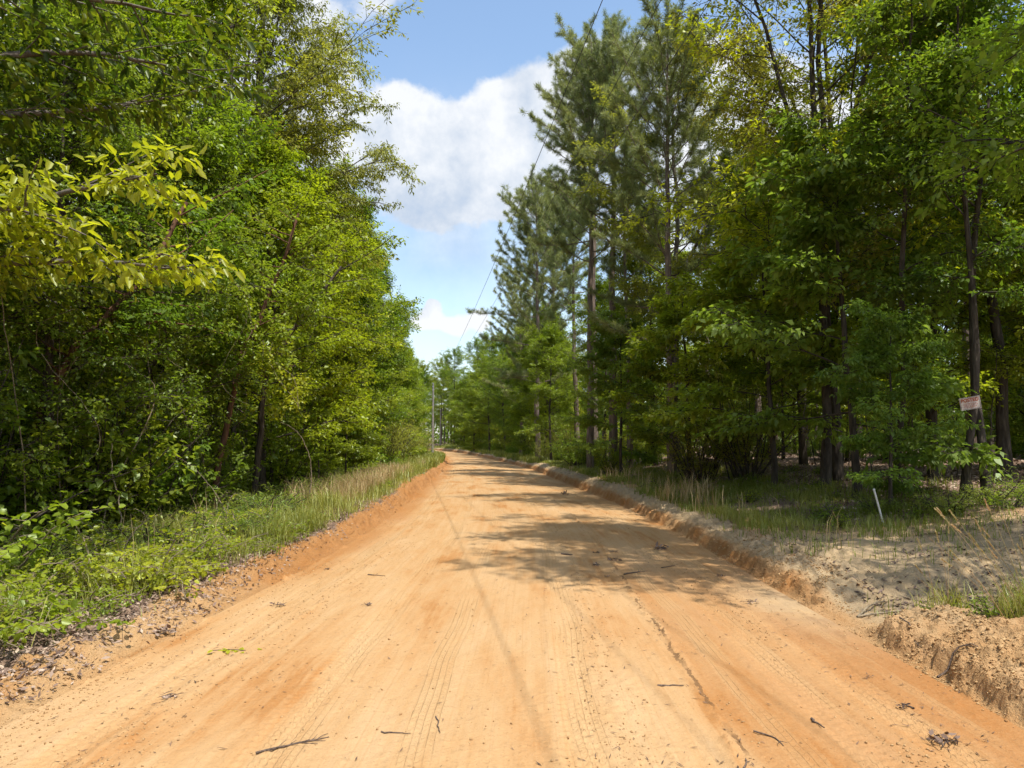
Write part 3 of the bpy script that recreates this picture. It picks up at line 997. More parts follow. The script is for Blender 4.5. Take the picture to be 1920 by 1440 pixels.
tree(NB, T_WALL2, -7.6, 12.6, 4.0, .85, 'dark curtain-like tree between the two leaning reddish trunks')
tree(NB, T_WALL2, -7.9, 21.5, 5.0, .9, 'dark curtain-like tree behind the slim upright left trunk')
tree(NB, T_MID, -7.3, 16.2, 2.0, .95, 'dark leafy tree over the shadiest hollow on the left')
tree(NB, T_OAK1, -10.5, 13, 2.6, .9, 'broad dark crown filling the upper left corner')
tree(NB, T_WALL, -7.6, 31.5, .3, 1.05, 'leafy tree clothed to the ground beyond the yellow-green pair')
tree(NB, T_WALL, -8.1, 38, 1.3, 1.1, 'vine-clad tree, second of the leafy columns down the left verge')
tree(NB, T_WALL, -8.6, 45, 2.3, 1.05, 'vine-clad tree, third of the leafy columns down the left verge')
tree(NB, T_OAK2, -10.2, 52, .3, .8, 'round-topped tree halfway down the left edge')
tree(NB, T_WALL, -9.6, 58, 3.3, 1.0, 'leafy column tree before the last dark pair on the left edge')
tree(NB, T_WALL, -10.7, 70, 4.3, 1.0, 'pale green column tree near the far end of the left edge')
tree(NB, T_WALL, -11.7, 82, 5.3, .98, 'dark shadowed column tree at the far end of the left edge')
tree(NB, T_WALL, -12.6, 93, .9, .95, 'last tree of the left edge, beside the utility pole')
tree(NU, T_DOG2, -5.9, 27.5, .9, .55, 'low light green sapling spilling onto the left verge')
tree(NU, T_DOG2, -5.7, 22.8, 2.9, .42, 'knee-high leafy sapling at the edge of the dark left thicket')

# right side of the road
tree(NP_, T_P2, 3.75, 37, 0.3, .97, 'leftmost tall pine of the roadside cluster, its trunk bare and dappled')
tree(NP_, T_P4, 4.5, 41, 2.1, 1.08, 'slim pine between the leftmost pine and the thickest one')
tree(NP_, T_P1, 4.55, 35, 1.1, .90, 'thickest pine of the roadside cluster on the right')
tree(NP_, T_P2, 5.2, 34, 4.1, .72, 'thin pine close behind the thickest pine trunk')
tree(NP_, T_P3, 5.7, 27.5, 2.6, .86, 'nearest pine, with reddish trunk among broadleaf crowns')
tree(NP_, T_P3, 2.0, 60, .2, 1.1, 'dark pine with a full crown beyond the pine cluster')
tree(NP_, T_P3, 3.6, 66, 2.2, 1.2, 'full-crowned pine behind the dark one at the sky gap')
tree(NP_, T_P1, 4.6, 54, 3.2, .85, 'pine rising between the cluster and the dark far pines')
tree(NP_, T_P3, 0.9, 78, 3.9, .95, 'small far pine beside the lower sky gap')
tree(NB, T_OAK2, -0.9, 97, 2.2, .86, 'round crown stepping down toward the bend on the far right')
tree(NB, T_OAK2, -3.1, 109, 3.2, .95, 'grey-green crown just above the road bend on the right')
tree(NB, T_WALL, -6.2, 127, 3.2, 1.05, 'lowest crown of the right side, closing on the bend')
tree(NB, T_OAK2, 1.5, 88, 1.2, .80, 'grey-green broadleaf tree past the last pine on the right')
tree(NB, T_OLIVE2, 6.6, 30.5, 1.7, .92, 'olive crown in front of the pine cluster')
tree(NB, T_OLIVE3, 9.4, 22.5, 3.1, .95, 'large olive-leaved tree in the middle of the right side')
tree(NB, T_OLIVE3, 7.35, 18.2, 4.0, .92, 'dark-trunked tree, left of the twin trunks by the clearing')
tree(NB, T_YEL2, 7.85, 18.7, .4, 1.0, 'dark-trunked tree, right of the twin trunks by the clearing')
tree(NB, T_OAK2, 11.8, 18.5, 1.1, .9, 'cool green tree at the upper right corner')
tree(NB, T_SLIM, 8.85, 14.4, 2.7, .95, 'slanting dark-trunked tree right of the posted notice', tilt=(0, -.05))
tree(NB, T_SLIM, 7.6, 15.4, 1.3, .85, 'slanting thin tree left of the posted notice', tilt=(0, -.16))
tree(NB, T_SLIM, 8.22, 14.15, .2, .85, 'thin straight tree that carries the posted notice')
tree(NU, T_DOG, 7.1, 15.9, .3, 1.15, 'layered green dogwood-like tree arching over the sandy clearing')
tree(NU, T_DOG, 6.6, 13.5, 2.5, .50, 'low flat-topped bluish sapling before the twin trunks')
tree(NU, T_DOG2, 6.6, 19.5, 1.9, 1.1, 'bright layered tree left of the twin dark trunks')
tree(NU, T_DOG2, 5.6, 24.5, 3.4, 1.0, 'layered tree right of the nearest pine')
tree(NU, T_DOG, 4.4, 31, 2.2, .9, 'layered tree spreading under the pine cluster')
tree(NB, T_YEL, 10.9, 20, .6, 1.0, 'sunlit yellow-green tree glowing deep behind the layered one')
tree(NB, T_MID, 8.6, 25.5, 1.2, .95, 'leafy tree behind the olive shrubs')
tree(NB, T_MID, 13.2, 17.2, 2.2, .95, 'small-leaved tree at the right edge behind the slanting trunks')
tree(NB, T_YEL, 10.2, 27, .2, 1.1, 'full green tree deep behind the twin dark trunks')
tree(NB, T_WALL, 6.6, 36, 3.2, 1.0, 'full green tree just right of the thickest pine')
tree(NB, T_YEL, 10.6, 19.4, 4.6, 1.0, 'yellow-green tree behind the slanting dark trunk')
tree(NB, T_MID, 5.3, 44, .6, .95, 'mid-height green tree behind the pine trunks')
tree(NB, T_MID, 2.7, 53, 1.6, .85, 'mid-height green tree left of the pine trunks')
tree(NB, T_WALL, 1.6, 70, 2.6, .8, 'green tree under the dark far pines')
tree(NB, T_OAK2, 7.7, 7.7, 1.9, 1.15, 'tall tree overhanging the clearing from beyond the right edge')

for i in range(17):
    y_ = 64 + i * 6.2
    tree(NB, (T_WALL, T_WALL, T_OAK2)[i % 3], float(ER(y_)) + (2.6, 3.6, 5.2)[i % 3] + .6 * math.sin(i * 2.3), y_, i * 1.7, (1.0, 1.12, .9)[i % 3] * (1 + .08 * math.sin(i * 5.1)),
         'leafy tree in the green wall that lines the right bank toward the bend', 'tree', 'trees lining the right bank toward the bend')
for i, (x_, y_, s_, lb_) in enumerate([(-13.9, 104, .95, 'leafy tree directly behind the near utility pole'), (-16.2, 115, 1.05, 'leafy tree beyond the near pole on the inside of the bend'),
                                       (-19.0, 130, 1.1, 'leafy tree on the inside of the bend before the distant pole'), (-23.5, 146, 1.2, 'farthest leafy tree inside the road bend')]):
    tree(NB, T_WALL, x_, y_, i * 1.9, s_, lb_)
# rows behind: trees whose like stand all round them
kinds_l = [(NB, T_WALL), (NB, T_WALL2), (NB, T_OAK1), (NB, T_OAK2), (NB, T_MID), (NB, T_SLIM), (NB, T_OLIVE2), (NB, T_SLIM), (NP_, T_P2)]
kinds_r = [(NB, T_MID), (NB, T_YEL2), (NB, T_YEL), (NB, T_OLIVE2), (NB, T_SLIM), (NB, T_OAK2), (NP_, T_P1), (NB, T_OLIVE2), (NB, T_MID), (NP_, T_P2), (NB, T_SLIM)]


def far_ok(x, y, dmin):
    return all((x - a) ** 2 + (y - b) ** 2 > dmin * dmin for a, b in hero)


R0 = np.random.default_rng(99)
LBL = {}


def fill(side, n, y0, y1, d0, d1, kinds, dmin, smin, smax, lab, grp):
    c = 0; tries = 0
    while c < n and tries < n * 30:
        tries += 1
        u = R0.random() ** 1.25
        y = y0 + (y1 - y0) * u
        dd = d0 + (d1 - d0) * R0.random() ** 1.3
        x = float(EL(y)) - dd if side < 0 else float(ER(y)) + dd
        if not far_ok(x, y, dmin): continue
        nm, pr = kinds[R0.integers(len(kinds))]
        sc_ = R0.uniform(smin, smax)
        word = 'pine' if nm == NP_ else ('thin' if pr is T_SLIM else 'broadleaf')
        tree(nm, pr, x, y, R0.uniform(0, 6.28), sc_, lab % word, 'tree', grp % word)
        c += 1


fill(-1, 56, 5, 60, 6.5, 26, kinds_l, 2.1, .6, .9, '%s tree among the many deep in the shaded left wood', '%s trees deep in the left wood')
fill(-1, 34, 60, 150, 6.5, 30, kinds_l, 3.0, .55, .7, '%s tree among the many far down the left side of the road', '%s trees far down the left side')
fill(1, 48, 13, 62, 7.5, 34, kinds_r, 2.2, .5, .8, '%s tree among the many deep in the right wood', '%s trees deep in the right wood')
fill(1, 24, 18, 48, 12, 26, [(NU, T_DOG), (NU, T_DOG2), (NB, T_WALL2), (NB, T_WALL)], 1.6, .5, .85, 'low leafy %s tree filling the shade behind the right trunks', 'low %s trees behind the right trunks')
fill(1, 40, 62, 150, 4.4, 26, kinds_r, 2.8, .62, .78, '%s tree among the many lining the far right side of the road', '%s trees lining the far right side')
fill(1, 34, 150, 240, 3, 34, [(NB, T_OAK2), (NB, T_OAK1)], 3.0, .95, 1.2, '%s tree among the many closing the view past the bend', '%s trees closing the view past the bend')


def fill_shrub(side, n, y0, y1, d0, d1, protos, smin, smax, label, group, name='shrub', dmin=.6):
    for _ in range(n):
        u = R0.random() ** 1.3
        y = y0 + (y1 - y0) * u
        dd = R0.uniform(d0, d1)
        x = float(EL(y)) - dd if side < 0 else float(ER(y)) + dd
        pr = protos[R0.integers(len(protos))]
        plant(name, pr, (x, y), R0.uniform(0, 6.28), R0.uniform(smin, smax), label, 'shrub', group, parts=('stems', 'foliage'))


fill_shrub(-1, 18, 9.5, 22, 3.7, 5.0, [S_DRK, S_GRN], .7, 1.25, 'leafy shrub at the foot of the near left trees just behind the verge', 'shrubs just behind the near left verge')
fill_shrub(-1, 26, 8.5, 20, 5.2, 9.5, [S_DRK, S_GRN], .9, 1.5, 'tall shrub closing the dark hollows of the near left thicket', 'shrubs in the near left thicket')
fill_shrub(-1, 36, 17, 60, 4.4, 9.5, [S_GRN, S_DRK], .7, 1.25, 'dark leafy shrub packed in the shade under the left trees', 'shrubs under the left trees')
fill_shrub(-1, 22, 28, 100, 3.0, 4.6, [S_GRN, S_OLV], .8, 1.2, 'sunlit shrub in the green wall along the left verge', 'shrubs along the left verge')
fill_shrub(1, 22, 28, 60, 3.6, 12, [S_GRN, S_DRK], .45, .85, 'leafy shrub on the floor of the right wood', 'shrubs on the right wood floor')
fill_shrub(1, 30, 40, 125, 1.6, 4.2, [S_GRN, S_OLV], .55, .95, 'shrub among the many edging the far right bank', 'shrubs edging the far right bank')
for i, (x, y, s, lb) in enumerate([(5.6, 23.2, .9, 'olive-green fine-leaved shrub left of the brown clearing in the wood'),
                                   (6.8, 22.4, 1.0, 'olive-green fine-leaved shrub beside the brown clearing in the wood'),
                                   (4.1, 33, .7, 'bushy green shrub at the foot of the leftmost pine')]):
    plant('shrub', S_OLV if i < 2 else S_GRN, (x, y), i * 1.3, s, lb, 'shrub', parts=('stems', 'foliage'))

# ------------------------------------------------------------------ near branch on the left: a big-leaved tree whose lowest limb reaches out over the verge
def hickory():
    R = np.random.default_rng(202)
    wood, crown = Acc(), Acc()
    base = np.array([-6.9, 7.6, zat(-6.9, 7.6) - .2])
    tr = poly(base, (-.03, .05, 1), 15, 12, R, .035)
    wood.tube(tr, np.linspace(.17, .05, 12), 12)
    tw0, tw1, tone = [], [], []
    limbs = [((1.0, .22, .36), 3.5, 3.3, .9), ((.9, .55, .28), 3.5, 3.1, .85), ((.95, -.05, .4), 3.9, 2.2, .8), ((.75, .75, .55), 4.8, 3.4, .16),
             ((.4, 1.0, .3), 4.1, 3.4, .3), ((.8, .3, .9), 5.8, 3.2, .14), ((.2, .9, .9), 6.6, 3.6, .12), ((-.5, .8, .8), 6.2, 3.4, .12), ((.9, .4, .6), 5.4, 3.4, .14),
             ((.9, -.5, .9), 7.4, 3.2, .12), ((-.7, -.6, .7), 7.8, 3.0, .12), ((.6, .6, 1.4), 8.8, 3.2, .12), ((-.3, .9, 1.2), 9.8, 3, .12), ((.5, -.7, 1.2), 10.5, 2.8, .12)]  # last value is leaf tone: low limbs painted sunlit, upper ones shaded
    for dv, h, ln, tl in limbs:
        p, _ = at_t(tr, h / 15)
        lb = poly(p, dv, ln, 8, R, .07, (0, 0, -.45))
        wood.tube(lb, np.linspace(.06, .012, 8), 6)
        for j in range(13):
            q, ld = at_t(lb, min(.99, .16 + .84 * (j + R.random()) / 13))
            a = (1 if j % 2 else -1) * R.uniform(.4, 1.2)
            c_, s_ = math.cos(a), math.sin(a)
            dv2 = np.array([ld[0] * c_ - ld[1] * s_, ld[0] * s_ + ld[1] * c_, ld[2] * .6 + R.normal(.02, .16)])
            sb = poly(q, dv2, R.uniform(.5, 1.25), 4, R, .1, (0, 0, -.15))
            wood.tube(sb, np.linspace(.012, .005, 4), 4)
            for k in range(6):
                q2, sd = at_t(sb, min(.99, (k + 1) / 6))
                a = (1 if k % 2 else -1) * R.uniform(.2, 1.1); c_, s_ = math.cos(a), math.sin(a)
                d3 = np.array([sd[0] * c_ - sd[1] * s_, sd[0] * s_ + sd[1] * c_, sd[2] * .4 + R.normal(0, .18)])
                d3 /= np.linalg.norm(d3)
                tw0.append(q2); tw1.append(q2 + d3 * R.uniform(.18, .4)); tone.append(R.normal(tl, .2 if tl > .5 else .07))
    tw0, tw1, tone = map(np.array, (tw0, tw1, tone))
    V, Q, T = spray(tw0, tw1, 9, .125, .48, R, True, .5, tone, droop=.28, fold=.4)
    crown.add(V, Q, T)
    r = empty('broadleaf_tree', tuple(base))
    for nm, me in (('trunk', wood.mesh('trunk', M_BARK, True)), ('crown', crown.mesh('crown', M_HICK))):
        c = obj(nm, me, r); c.location = -Vector(base)
    tag(r, 'near big-leaved tree whose bright limb reaches over the left verge', 'tree')


hickory()


def leaning_trunk(pts, r, mat, label):
    R = np.random.default_rng(int(abs(pts[0][0]) * 100))
    wood, crown = Acc(), Acc()
    pts = np.array([list(p) for p in pts], float)
    base = pts[0].copy(); base[2] = zat(base[0], base[1])
    pts[0, 2] = base[2] - .1
    pp = []
    for i in range(len(pts) - 1):
        for t in np.linspace(0, 1, 5)[:-1]: pp.append(pts[i] * (1 - t) + pts[i + 1] * t + R.normal(0, .02, 3))
    pp.append(pts[-1]); pp = np.array(pp)
    wood.tube(pp, np.linspace(r, r * .4, len(pp)), 9)
    tw0, tw1 = [], []
    for j in range(26):
        t = .35 + .65 * j / 26
        q, ld = at_t(pp, min(t, .99))
        a = R.uniform(0, 6.28)
        lb = poly(q, (math.cos(a), math.sin(a), .35), R.uniform(.8, 1.9), 5, R, .12)
        wood.tube(lb, np.linspace(r * .2, .008, 5), 4)
        for k in range(12):
            q2, d2 = at_t(lb, .2 + .79 * k / 12)
            dv = unit(d2 + R.normal(0, .6, 3)); dv[2] *= .4
            tw0.append(q2); tw1.append(q2 + dv * .4)
    V, Q, T = spray(np.array(tw0), np.array(tw1), 14, .10, .55, R, False, .45)
    crown.add(V, Q, T)
    root = empty('broadleaf_tree', tuple(base))
    for nm, me in (('trunk', wood.mesh('trunk', mat, True)), ('crown', crown.mesh('crown', M_DEEP))):
        c = obj(nm, me, root); c.location = -Vector(base)
    tag(root, label, 'tree')


leaning_trunk([P(20, 860, 11), P(85, 740, 11.2), P(150, 640, 11.4), P(270, 520, 11.8), P(350, 380, 12.2)], .08, M_BARKR, 'leaning reddish trunk at the far left, in shade')
leaning_trunk([P(395, 930, 16), P(430, 760, 16), P(455, 660, 16), P(510, 540, 16.3), P(560, 400, 16.5)], .07, M_BARKR, 'leaning reddish trunk in the middle of the left thicket')
leaning_trunk([P(475, 930, 17.5), P(485, 810, 17.5), P(500, 700, 17.5), P(560, 600, 17.7), P(640, 500, 18)], .08, M_BARKD, 'dark leaning trunk before the left hollow')
leaning_trunk([P(475, 880, 24), P(480, 700, 24), P(470, 520, 24), P(430, 300, 24)], .10, M_BARKD, 'slim upright trunk behind the left hollow')


# ------------------------------------------------------------------ the far wood, one mass behind the trees one can tell apart
def far_wood():
    R = np.random.default_rng(303)
    A = Acc()
    n = 76000
    side = R.random(n) < .5
    yy = R.uniform(-6, 250, n)
    dd = R.uniform(27, 50, n)
    xx = np.where(side, EL(yy) - dd, ER(yy) + dd)
    m = int(n * .25)
    xx[:m] = R.uniform(-120, 60, m); yy[:m] = R.uniform(235, 275, m)
    top = 11 + 3.5 * fbm(xx * .13, yy * .13, 5, 3)
    zz = Zf(xx, yy, False) + top * R.random(n) ** 1.25
    V, Q, q = leaf_geo(np.stack([xx, yy, zz], 1), R.normal(0, 1, (n, 3)), R.normal(0, 1, (n, 3)), R.uniform(.5, 1.3, n), .7)
    A.add(V, Q, np.repeat(np.clip(.35 + .5 * fbm(xx * .3, zz * .3, 8, 2), 0, 1), q))
    o = obj('far_woodland', A.mesh('far_woodland', M_DEEP))
    tag(o, 'dark mass of woodland behind the roadside trees', 'woodland', kind='stuff')


far_wood()


# ------------------------------------------------------------------ grass, litter, crumbs
def blades(n, xs, ys_, h, w, name, mat, label, tone=None, seed=1, lean=.5, kind='stuff'):
    R = np.random.default_rng(seed)
    z = Zf(xs, ys_, False)
    a = R.uniform(0, 6.283, n); l = R.uniform(.1, 1, n) * lean
    hd = np.stack([np.cos(a), np.sin(a), np.zeros(n)], 1); sd = np.stack([-np.sin(a), np.cos(a), np.zeros(n)], 1)
    up = np.array([0, 0, 1.0])
    b = np.stack([xs, ys_, z - .01], 1)
    m = b + up * (h * .6)[:, None] + hd * (h * l * .28)[:, None]
    t = b + up * (h * (1 - .25 * l))[:, None] + hd * (h * l)[:, None]
    w2 = w[:, None] * .5
    V = np.stack([b - sd * w2, b + sd * w2, m + sd * w2 * .8, m - sd * w2 * .8, t + sd * w2 * .15, t - sd * w2 * .15], 1).reshape(-1, 3)
    k = np.arange(n)[:, None] * 6
    Q = np.concatenate([k + np.array([[0, 1, 2, 3]]), k + np.array([[3, 2, 4, 5]])])
    tn = R.random(n) if tone is None else tone
    o = obj(name, build_mesh(name, V, Q, mat, np.repeat(np.clip(tn, 0, 1), 6)))
    tag(o, label, 'grass', kind=kind)
    return o


def scatter(n, y0, y1, d0, d1, side, dens, R, power=1.6):
    """positions thinned by a density function; nearer the camera denser"""
    m = int(n * 4)
    u = R.random(m)
    yy = y0 * (y1 / y0) ** u
    dd = R.uniform(d0, d1, m)
    xx = EL(yy) - dd if side < 0 else ER(yy) + dd
    k = R.random(m) < dens(xx, yy, dd)
    idx = np.nonzero(k)[0][:n]
    return xx[idx], yy[idx], dd[idx]


Rg = np.random.default_rng(404)
dl_ = lambda x, y, d: np.clip(.12 + 1.0 * sstep(.45, 1.0, d + .5 * fbm(x * 1.1, y * .7, 111, 3)) * (.40 + 1.3 * fbm(x * 1.6, y * 1.6, 112, 3)) * (1 - .65 * sstep(2.4, 3.6, d)), 0, 1) * sstep(.22, .6, d + .35 * fbm(x * 2, y, 113, 2)) * (.5 + .5 * sstep(6, 9, y)) * np.where(y < 10, .10 + .9 * sstep(.45, 1.15, d + .3 * fbm(x * 2, y * 2, 116, 2)), 1)
X_, Y_, D_ = scatter(62000, 3.2, 46, .4, 4.2, -1, dl_, Rg)
n = len(X_)
hh = (.07 + .36 * np.clip(.42 + 1.4 * fbm(X_ * 1.7, Y_ * 1.7, 114, 3), 0, 1.2)) * Rg.uniform(.6, 1.4, n)
wd = .0036 + .0004 * Y_
tn = .48 + .6 * fbm(X_ * 1.2, Y_ * 1.2, 115, 3) + Rg.normal(0, .15, n) + .25 * (Rg.random(n) < .15)
blades(n, X_, Y_, hh, wd, 'grass', M_GRASS, 'green roadside grass on the left verge', tn, 1, 1.3)
dr_ = lambda x, y, d: np.clip(.10 + .9 * (.45 + 1.1 * fbm(x * 1.3, y * 1.3, 121, 3)), 0, 1) * sstep(.45, .9, d + .3 * fbm(x * 2, y * 2, 122, 2)) * (1 - np.exp(-(((x - 5.4) / 3.2) ** 4 + ((y - 9.2) / 2.9) ** 4)) * .95) * (1 - .93 * sstep(3.2, 5, d)) * np.where(y < 7.2, sstep(.9, 1.4, d) , 1)
X_, Y_, D_ = scatter(52000, 4.6, 60, .3, 7.0, 1, dr_, Rg)
n = len(X_)
hh = (.07 + .16 * np.clip(.5 + fbm(X_ * 1.3, Y_ * 1.3, 124, 3), 0, 1.2)) * Rg.uniform(.6, 1.4, n)
tn = .22 + .5 * fbm(X_ * 1.0, Y_ * 1.0, 125, 3) + Rg.normal(0, .13, n)
blades(n, X_, Y_, hh, .0045 + .00045 * Y_, 'grass', M_GRASS, 'short dull green grass on top of the right bank', tn, 2, .9)
one = lambda x, y, d: np.clip(.5 + .8 * fbm(x * .5, y * .5, 131, 3), 0, 1)
xa, ya, _ = scatter(11000, 44, 135, .35, 5.5, -1, one, Rg)
xb, yb, _ = scatter(14000, 55, 190, .3, 6, 1, one, Rg)
X_, Y_ = np.concatenate([xa, xb]), np.concatenate([ya, yb]); n = len(X_)
hh = Rg.uniform(.25, .6, n)
blades(n, X_, Y_, hh, .03 + .0004 * Y_, 'grass', M_GRASS, 'long grass lining both far banks of the road', .4 + .4 * fbm(X_ * .4, Y_ * .4, 133, 3) + Rg.normal(0, .15, n), 3, .7)
# tan, seeding grass: a band at the top of the left bank and on the right
xa, ya, _ = scatter(3200, 17, 46, .9, 2.4, -1, lambda x, y, d: np.clip(.2 + 1.4 * fbm(x * .5, y * .25, 141, 2), 0, 1), Rg)
xb, yb, _ = scatter(900, 9.8, 30, .6, 2.2, 1, lambda x, y, d: np.clip(.1 + 1.5 * fbm(x * .8, y * .8, 142, 2), 0, 1), Rg)
xc, yc, _ = scatter(320, 3.6, 14, 1.3, 2.6, -1, lambda x, y, d: np.clip(.1 + 1.5 * fbm(x * .8, y * .8, 143, 2), 0, 1), Rg)
X_, Y_ = np.concatenate([xa, xb, xc]), np.concatenate([ya, yb, yc]); n = len(X_)
blades(n, X_, Y_, Rg.uniform(.3, .75, n), .004 + .0004 * Y_, 'dry_grass', M_DRYG, 'tan dry stalks standing among the green grass', None, 4, .8)


def litter(n, xs, ys_, name, mat, label, size, wr, tone, cat, seed, lift=.012, tilt=.35, fold=.35):
    R = np.random.default_rng(seed)
    z = Zf(xs, ys_)
    a = R.uniform(0, 6.283, n)
    dirs = np.stack([np.cos(a), np.sin(a), R.normal(0, tilt, n)], 1)
    nrm = np.array([0, 0, 1.0]) + R.normal(0, tilt, (n, 3))
    pos = np.stack([xs, ys_, z + R.uniform(.002, lift, n)], 1) - unit(dirs) * size[:, None] * .5
    V, Q, q = leaf_geo(pos, dirs, nrm, size, wr, False, fold, -.12)
    o = obj(name, build_mesh(name, V, Q, mat, np.repeat(np.clip(tone, 0, 1), q)))
    tag(o, label, cat, kind='stuff')
    return o


f1 = lambda x, y, d: np.clip(sstep(.02, .5, d + .35 * fbm(x * 1.4, y * 1.0, 151, 3)) * (.9 - .25 * sstep(1.8, 3, d)), 0, 1)
X_, Y_, D_ = scatter(36000, 2.8, 22, .0, 2.4, -1, f1, Rg); n = len(X_)
litter(n, X_, Y_, 'leaf_litter', M_LITTER, 'brown dead leaves drifted along the left bank', (.015 + .055 * Rg.random(n) ** 1.6), .40, Rg.normal(.54, .24, n), 'leaf litter', 11, lift=.045, tilt=.5)
f2 = lambda x, y, d: np.clip(.16 + 1.3 * fbm(x * 1.3, y * 1.6, 152, 3) + .35 * sstep(10, 13, y), .03, 1)
X_, Y_, D_ = scatter(6500, 7.5, 15, .6, 9, 1, f2, Rg); n = len(X_)
litter(n, X_, Y_, 'leaf_litter', M_LITTER, 'dark dead leaves strewn over the sandy clearing', Rg.uniform(.03, .08, n), .4, Rg.normal(.25, .15, n), 'leaf litter', 12)
X_, Y_, D_ = scatter(22000, 13, 46, 2.5, 22, 1, lambda x, y, d: .8 + 0 * x, Rg); n = len(X_)
litter(n, X_, Y_, 'leaf_litter', M_LITTER, 'russet leaf litter on the floor of the right wood', Rg.uniform(.07, .16, n), .5, Rg.normal(.62, .22, n), 'leaf litter', 13, lift=.03)
# bits of twig and bark pressed into the road
m = 22000
yy = 3.0 * (34 / 3.0) ** Rg.random(m); tt = Rg.uniform(-1.05, 1.1, m)
xx = (EL(yy) + ER(yy)) / 2 + tt * (ER(yy) - EL(yy)) / 2
band = .14 + .8 * np.exp(-((tt - .42) / .05) ** 2) + .5 * np.exp(-((tt - .22) / .06) ** 2) + .6 * np.exp(-((tt + .78) / .16) ** 2) + .7 * np.exp(-((tt - .8) / .09) ** 2) + .5 * np.exp(-((tt - .55) / .2) ** 2) * np.exp(-((yy - 11) / 2.2) ** 2)
k = Rg.random(m) < band * np.clip(.55 + 1.2 * fbm(xx * 1.5, yy * .8, 161, 3), .1, 1)
xx, yy = xx[k], yy[k]; n = len(xx)
litter(n, xx, yy, 'twig_litter', M_TWIGL, 'small dark twig and bark fragments scattered on the road', (.012 + .05 * Rg.random(n) ** 2), .16, Rg.random(n), 'twig litter', 14, lift=.006, tilt=.12, fold=.6)


def crumbs(xs, ys_, size, name, label, seed):
    R = np.random.default_rng(seed); n = len(xs)
    z = Zf(xs, ys_)
    C = np.array([[x, y, zz] for x in (-1, 1) for y in (-1, 1) for zz in (-1, 1)], float)
    V = (C[None] * R.uniform(.12, .6, (n, 8, 3)) * R.uniform(.5, 1.3, (n, 1, 3)) * [1, 1, .7]) * size[:, None, None]
    an = R.uniform(0, 6.28, n)[:, None]
    V = np.stack([V[..., 0] * np.cos(an) - V[..., 1] * np.sin(an), V[..., 0] * np.sin(an) + V[..., 1] * np.cos(an), V[..., 2]], -1)
    V += np.stack([xs, ys_, z + size * .2], 1)[:, None]
    Qc = np.array([[0, 1, 3, 2], [4, 6, 7, 5], [0, 4, 5, 1], [2, 3, 7, 6], [0, 2, 6, 4], [1, 5, 7, 3]])
    Q = (np.arange(n)[:, None, None] * 8 + Qc[None]).reshape(-1, 4)
    o = obj(name, build_mesh(name, V.reshape(-1, 3), Q, M_CRUMB, np.repeat(np.clip(R.normal(.55, .25, n), 0, 1), 8)))
    tag(o, label, 'dirt clods', kind='stuff')


m = 75000
yy = 3.0 * (24 / 3.0) ** Rg.random(m); tt = Rg.uniform(-1.12, 1.10, m)
xx = (EL(yy) + ER(yy)) / 2 + tt * (ER(yy) - EL(yy)) / 2
band = .05 + .9 * np.exp(-((tt - .42) / .022) ** 2) + .45 * np.exp(-((tt - .22) / .05) ** 2) + .8 * np.exp(-((tt + .98) / .08) ** 2) + .35 * np.exp(-((tt + .7) / .1) ** 2) + .7 * np.exp(-((np.abs(tt - .72)) / .035) ** 2) + .8 * np.exp(-((tt - 1.0) / .05) ** 2)
k = Rg.random(m) < band * np.clip(.45 + 1.5 * fbm(xx * 2, yy * .9, 171, 3), .03, 1)
crumbs(xx[k], yy[k], (.005 + .013 * Rg.random(k.sum()) ** 2), 'dirt_clods', 'crumbs of sandy soil left in lines along the road', 21)
X_, Y_, D_ = scatter(16000, 3.0, 13, .0, .8, 1, lambda x, y, d: np.clip(.5 + 1.2 * fbm(x * 4, y * 4, 177, 3), 0, 1) * (1 - np.exp(-((y - 7.2) / .6) ** 2)), Rg)
crumbs(X_, Y_, .005 + .020 * Rg.random(len(X_)) ** 3, 'dirt_clods', 'rough clods crusting the face and crest of the right bank', 22)

# ------------------------------------------------------------------ plants of the verges
WP = ('stems', 'foliage')
Rw = np.random.default_rng(515)
spots = [(-4.75, 4.6), (-4.55, 5.4), (-5.1, 5.9), (-4.6, 6.3), (-5.4, 6.8), (-4.9, 7.3), (-4.5, 7.9), (-5.3, 8.1), (-4.8, 8.8), (-4.3, 9.3), (-5.2, 9.6), (-4.6, 10.3), (-5.6, 7.4), (-5.9, 9.0), (-5.3, 11), (-4.5, 11.8), (-4.2, 5.9), (-4.1, 7.0), (-4.0, 8.2), (-5.6, 5.2), (-5.0, 12.7), (-4.4, 13.8), (-5.6, 10.3), (-3.95, 10.6)]
for i, (x, y) in enumerate(spots):
    x = x + .28
    plant('bramble', (S_BRI, S_BRI2)[i % 2], (x, y), Rw.uniform(0, 6.28), Rw.uniform(.65, 1.0), 'bright green heart-leaved bramble in the tangle along the near left verge', 'bramble', 'brambles along the near left verge', parts=WP)
tall = _fresh('bramble', shrub(48, 1.5, .7, 9, 6, .08, .9, M_WEED, big=True, arch=.5, bark=M_STEM, twn=10), (-5.35, 7.9, zat(-5.35, 7.9)), 0, 1.0, 'tall heart-leaved bramble rising at the left frame edge above the others', 'bramble', None, (0, 0), WP)
for i, (x, y, s, lb) in enumerate([(-4.15, 5.0, .62, 'tall yellow-green bramble at the lower left corner of the tangle'), (-4.9, 6.3, .75, 'upright bramble rising behind the lower left corner one'),
                                   (-4.35, 6.9, .55, 'upright bramble near the litter strip on the left')]):
    _fresh('bramble', [c.data for c in tall.children], (x, y, zat(x, y)), i * 2.1 + 1, s, lb, 'bramble', None, (0, 0), WP)
tall2 = _fresh('bramble', tall.children[0].data and [c.data for c in tall.children], (-3.75, 9.3, zat(-3.75, 9.3)), 2, .45, 'small leafy bramble closest to the road in front of the left grass', 'bramble', None, (0, 0), WP)
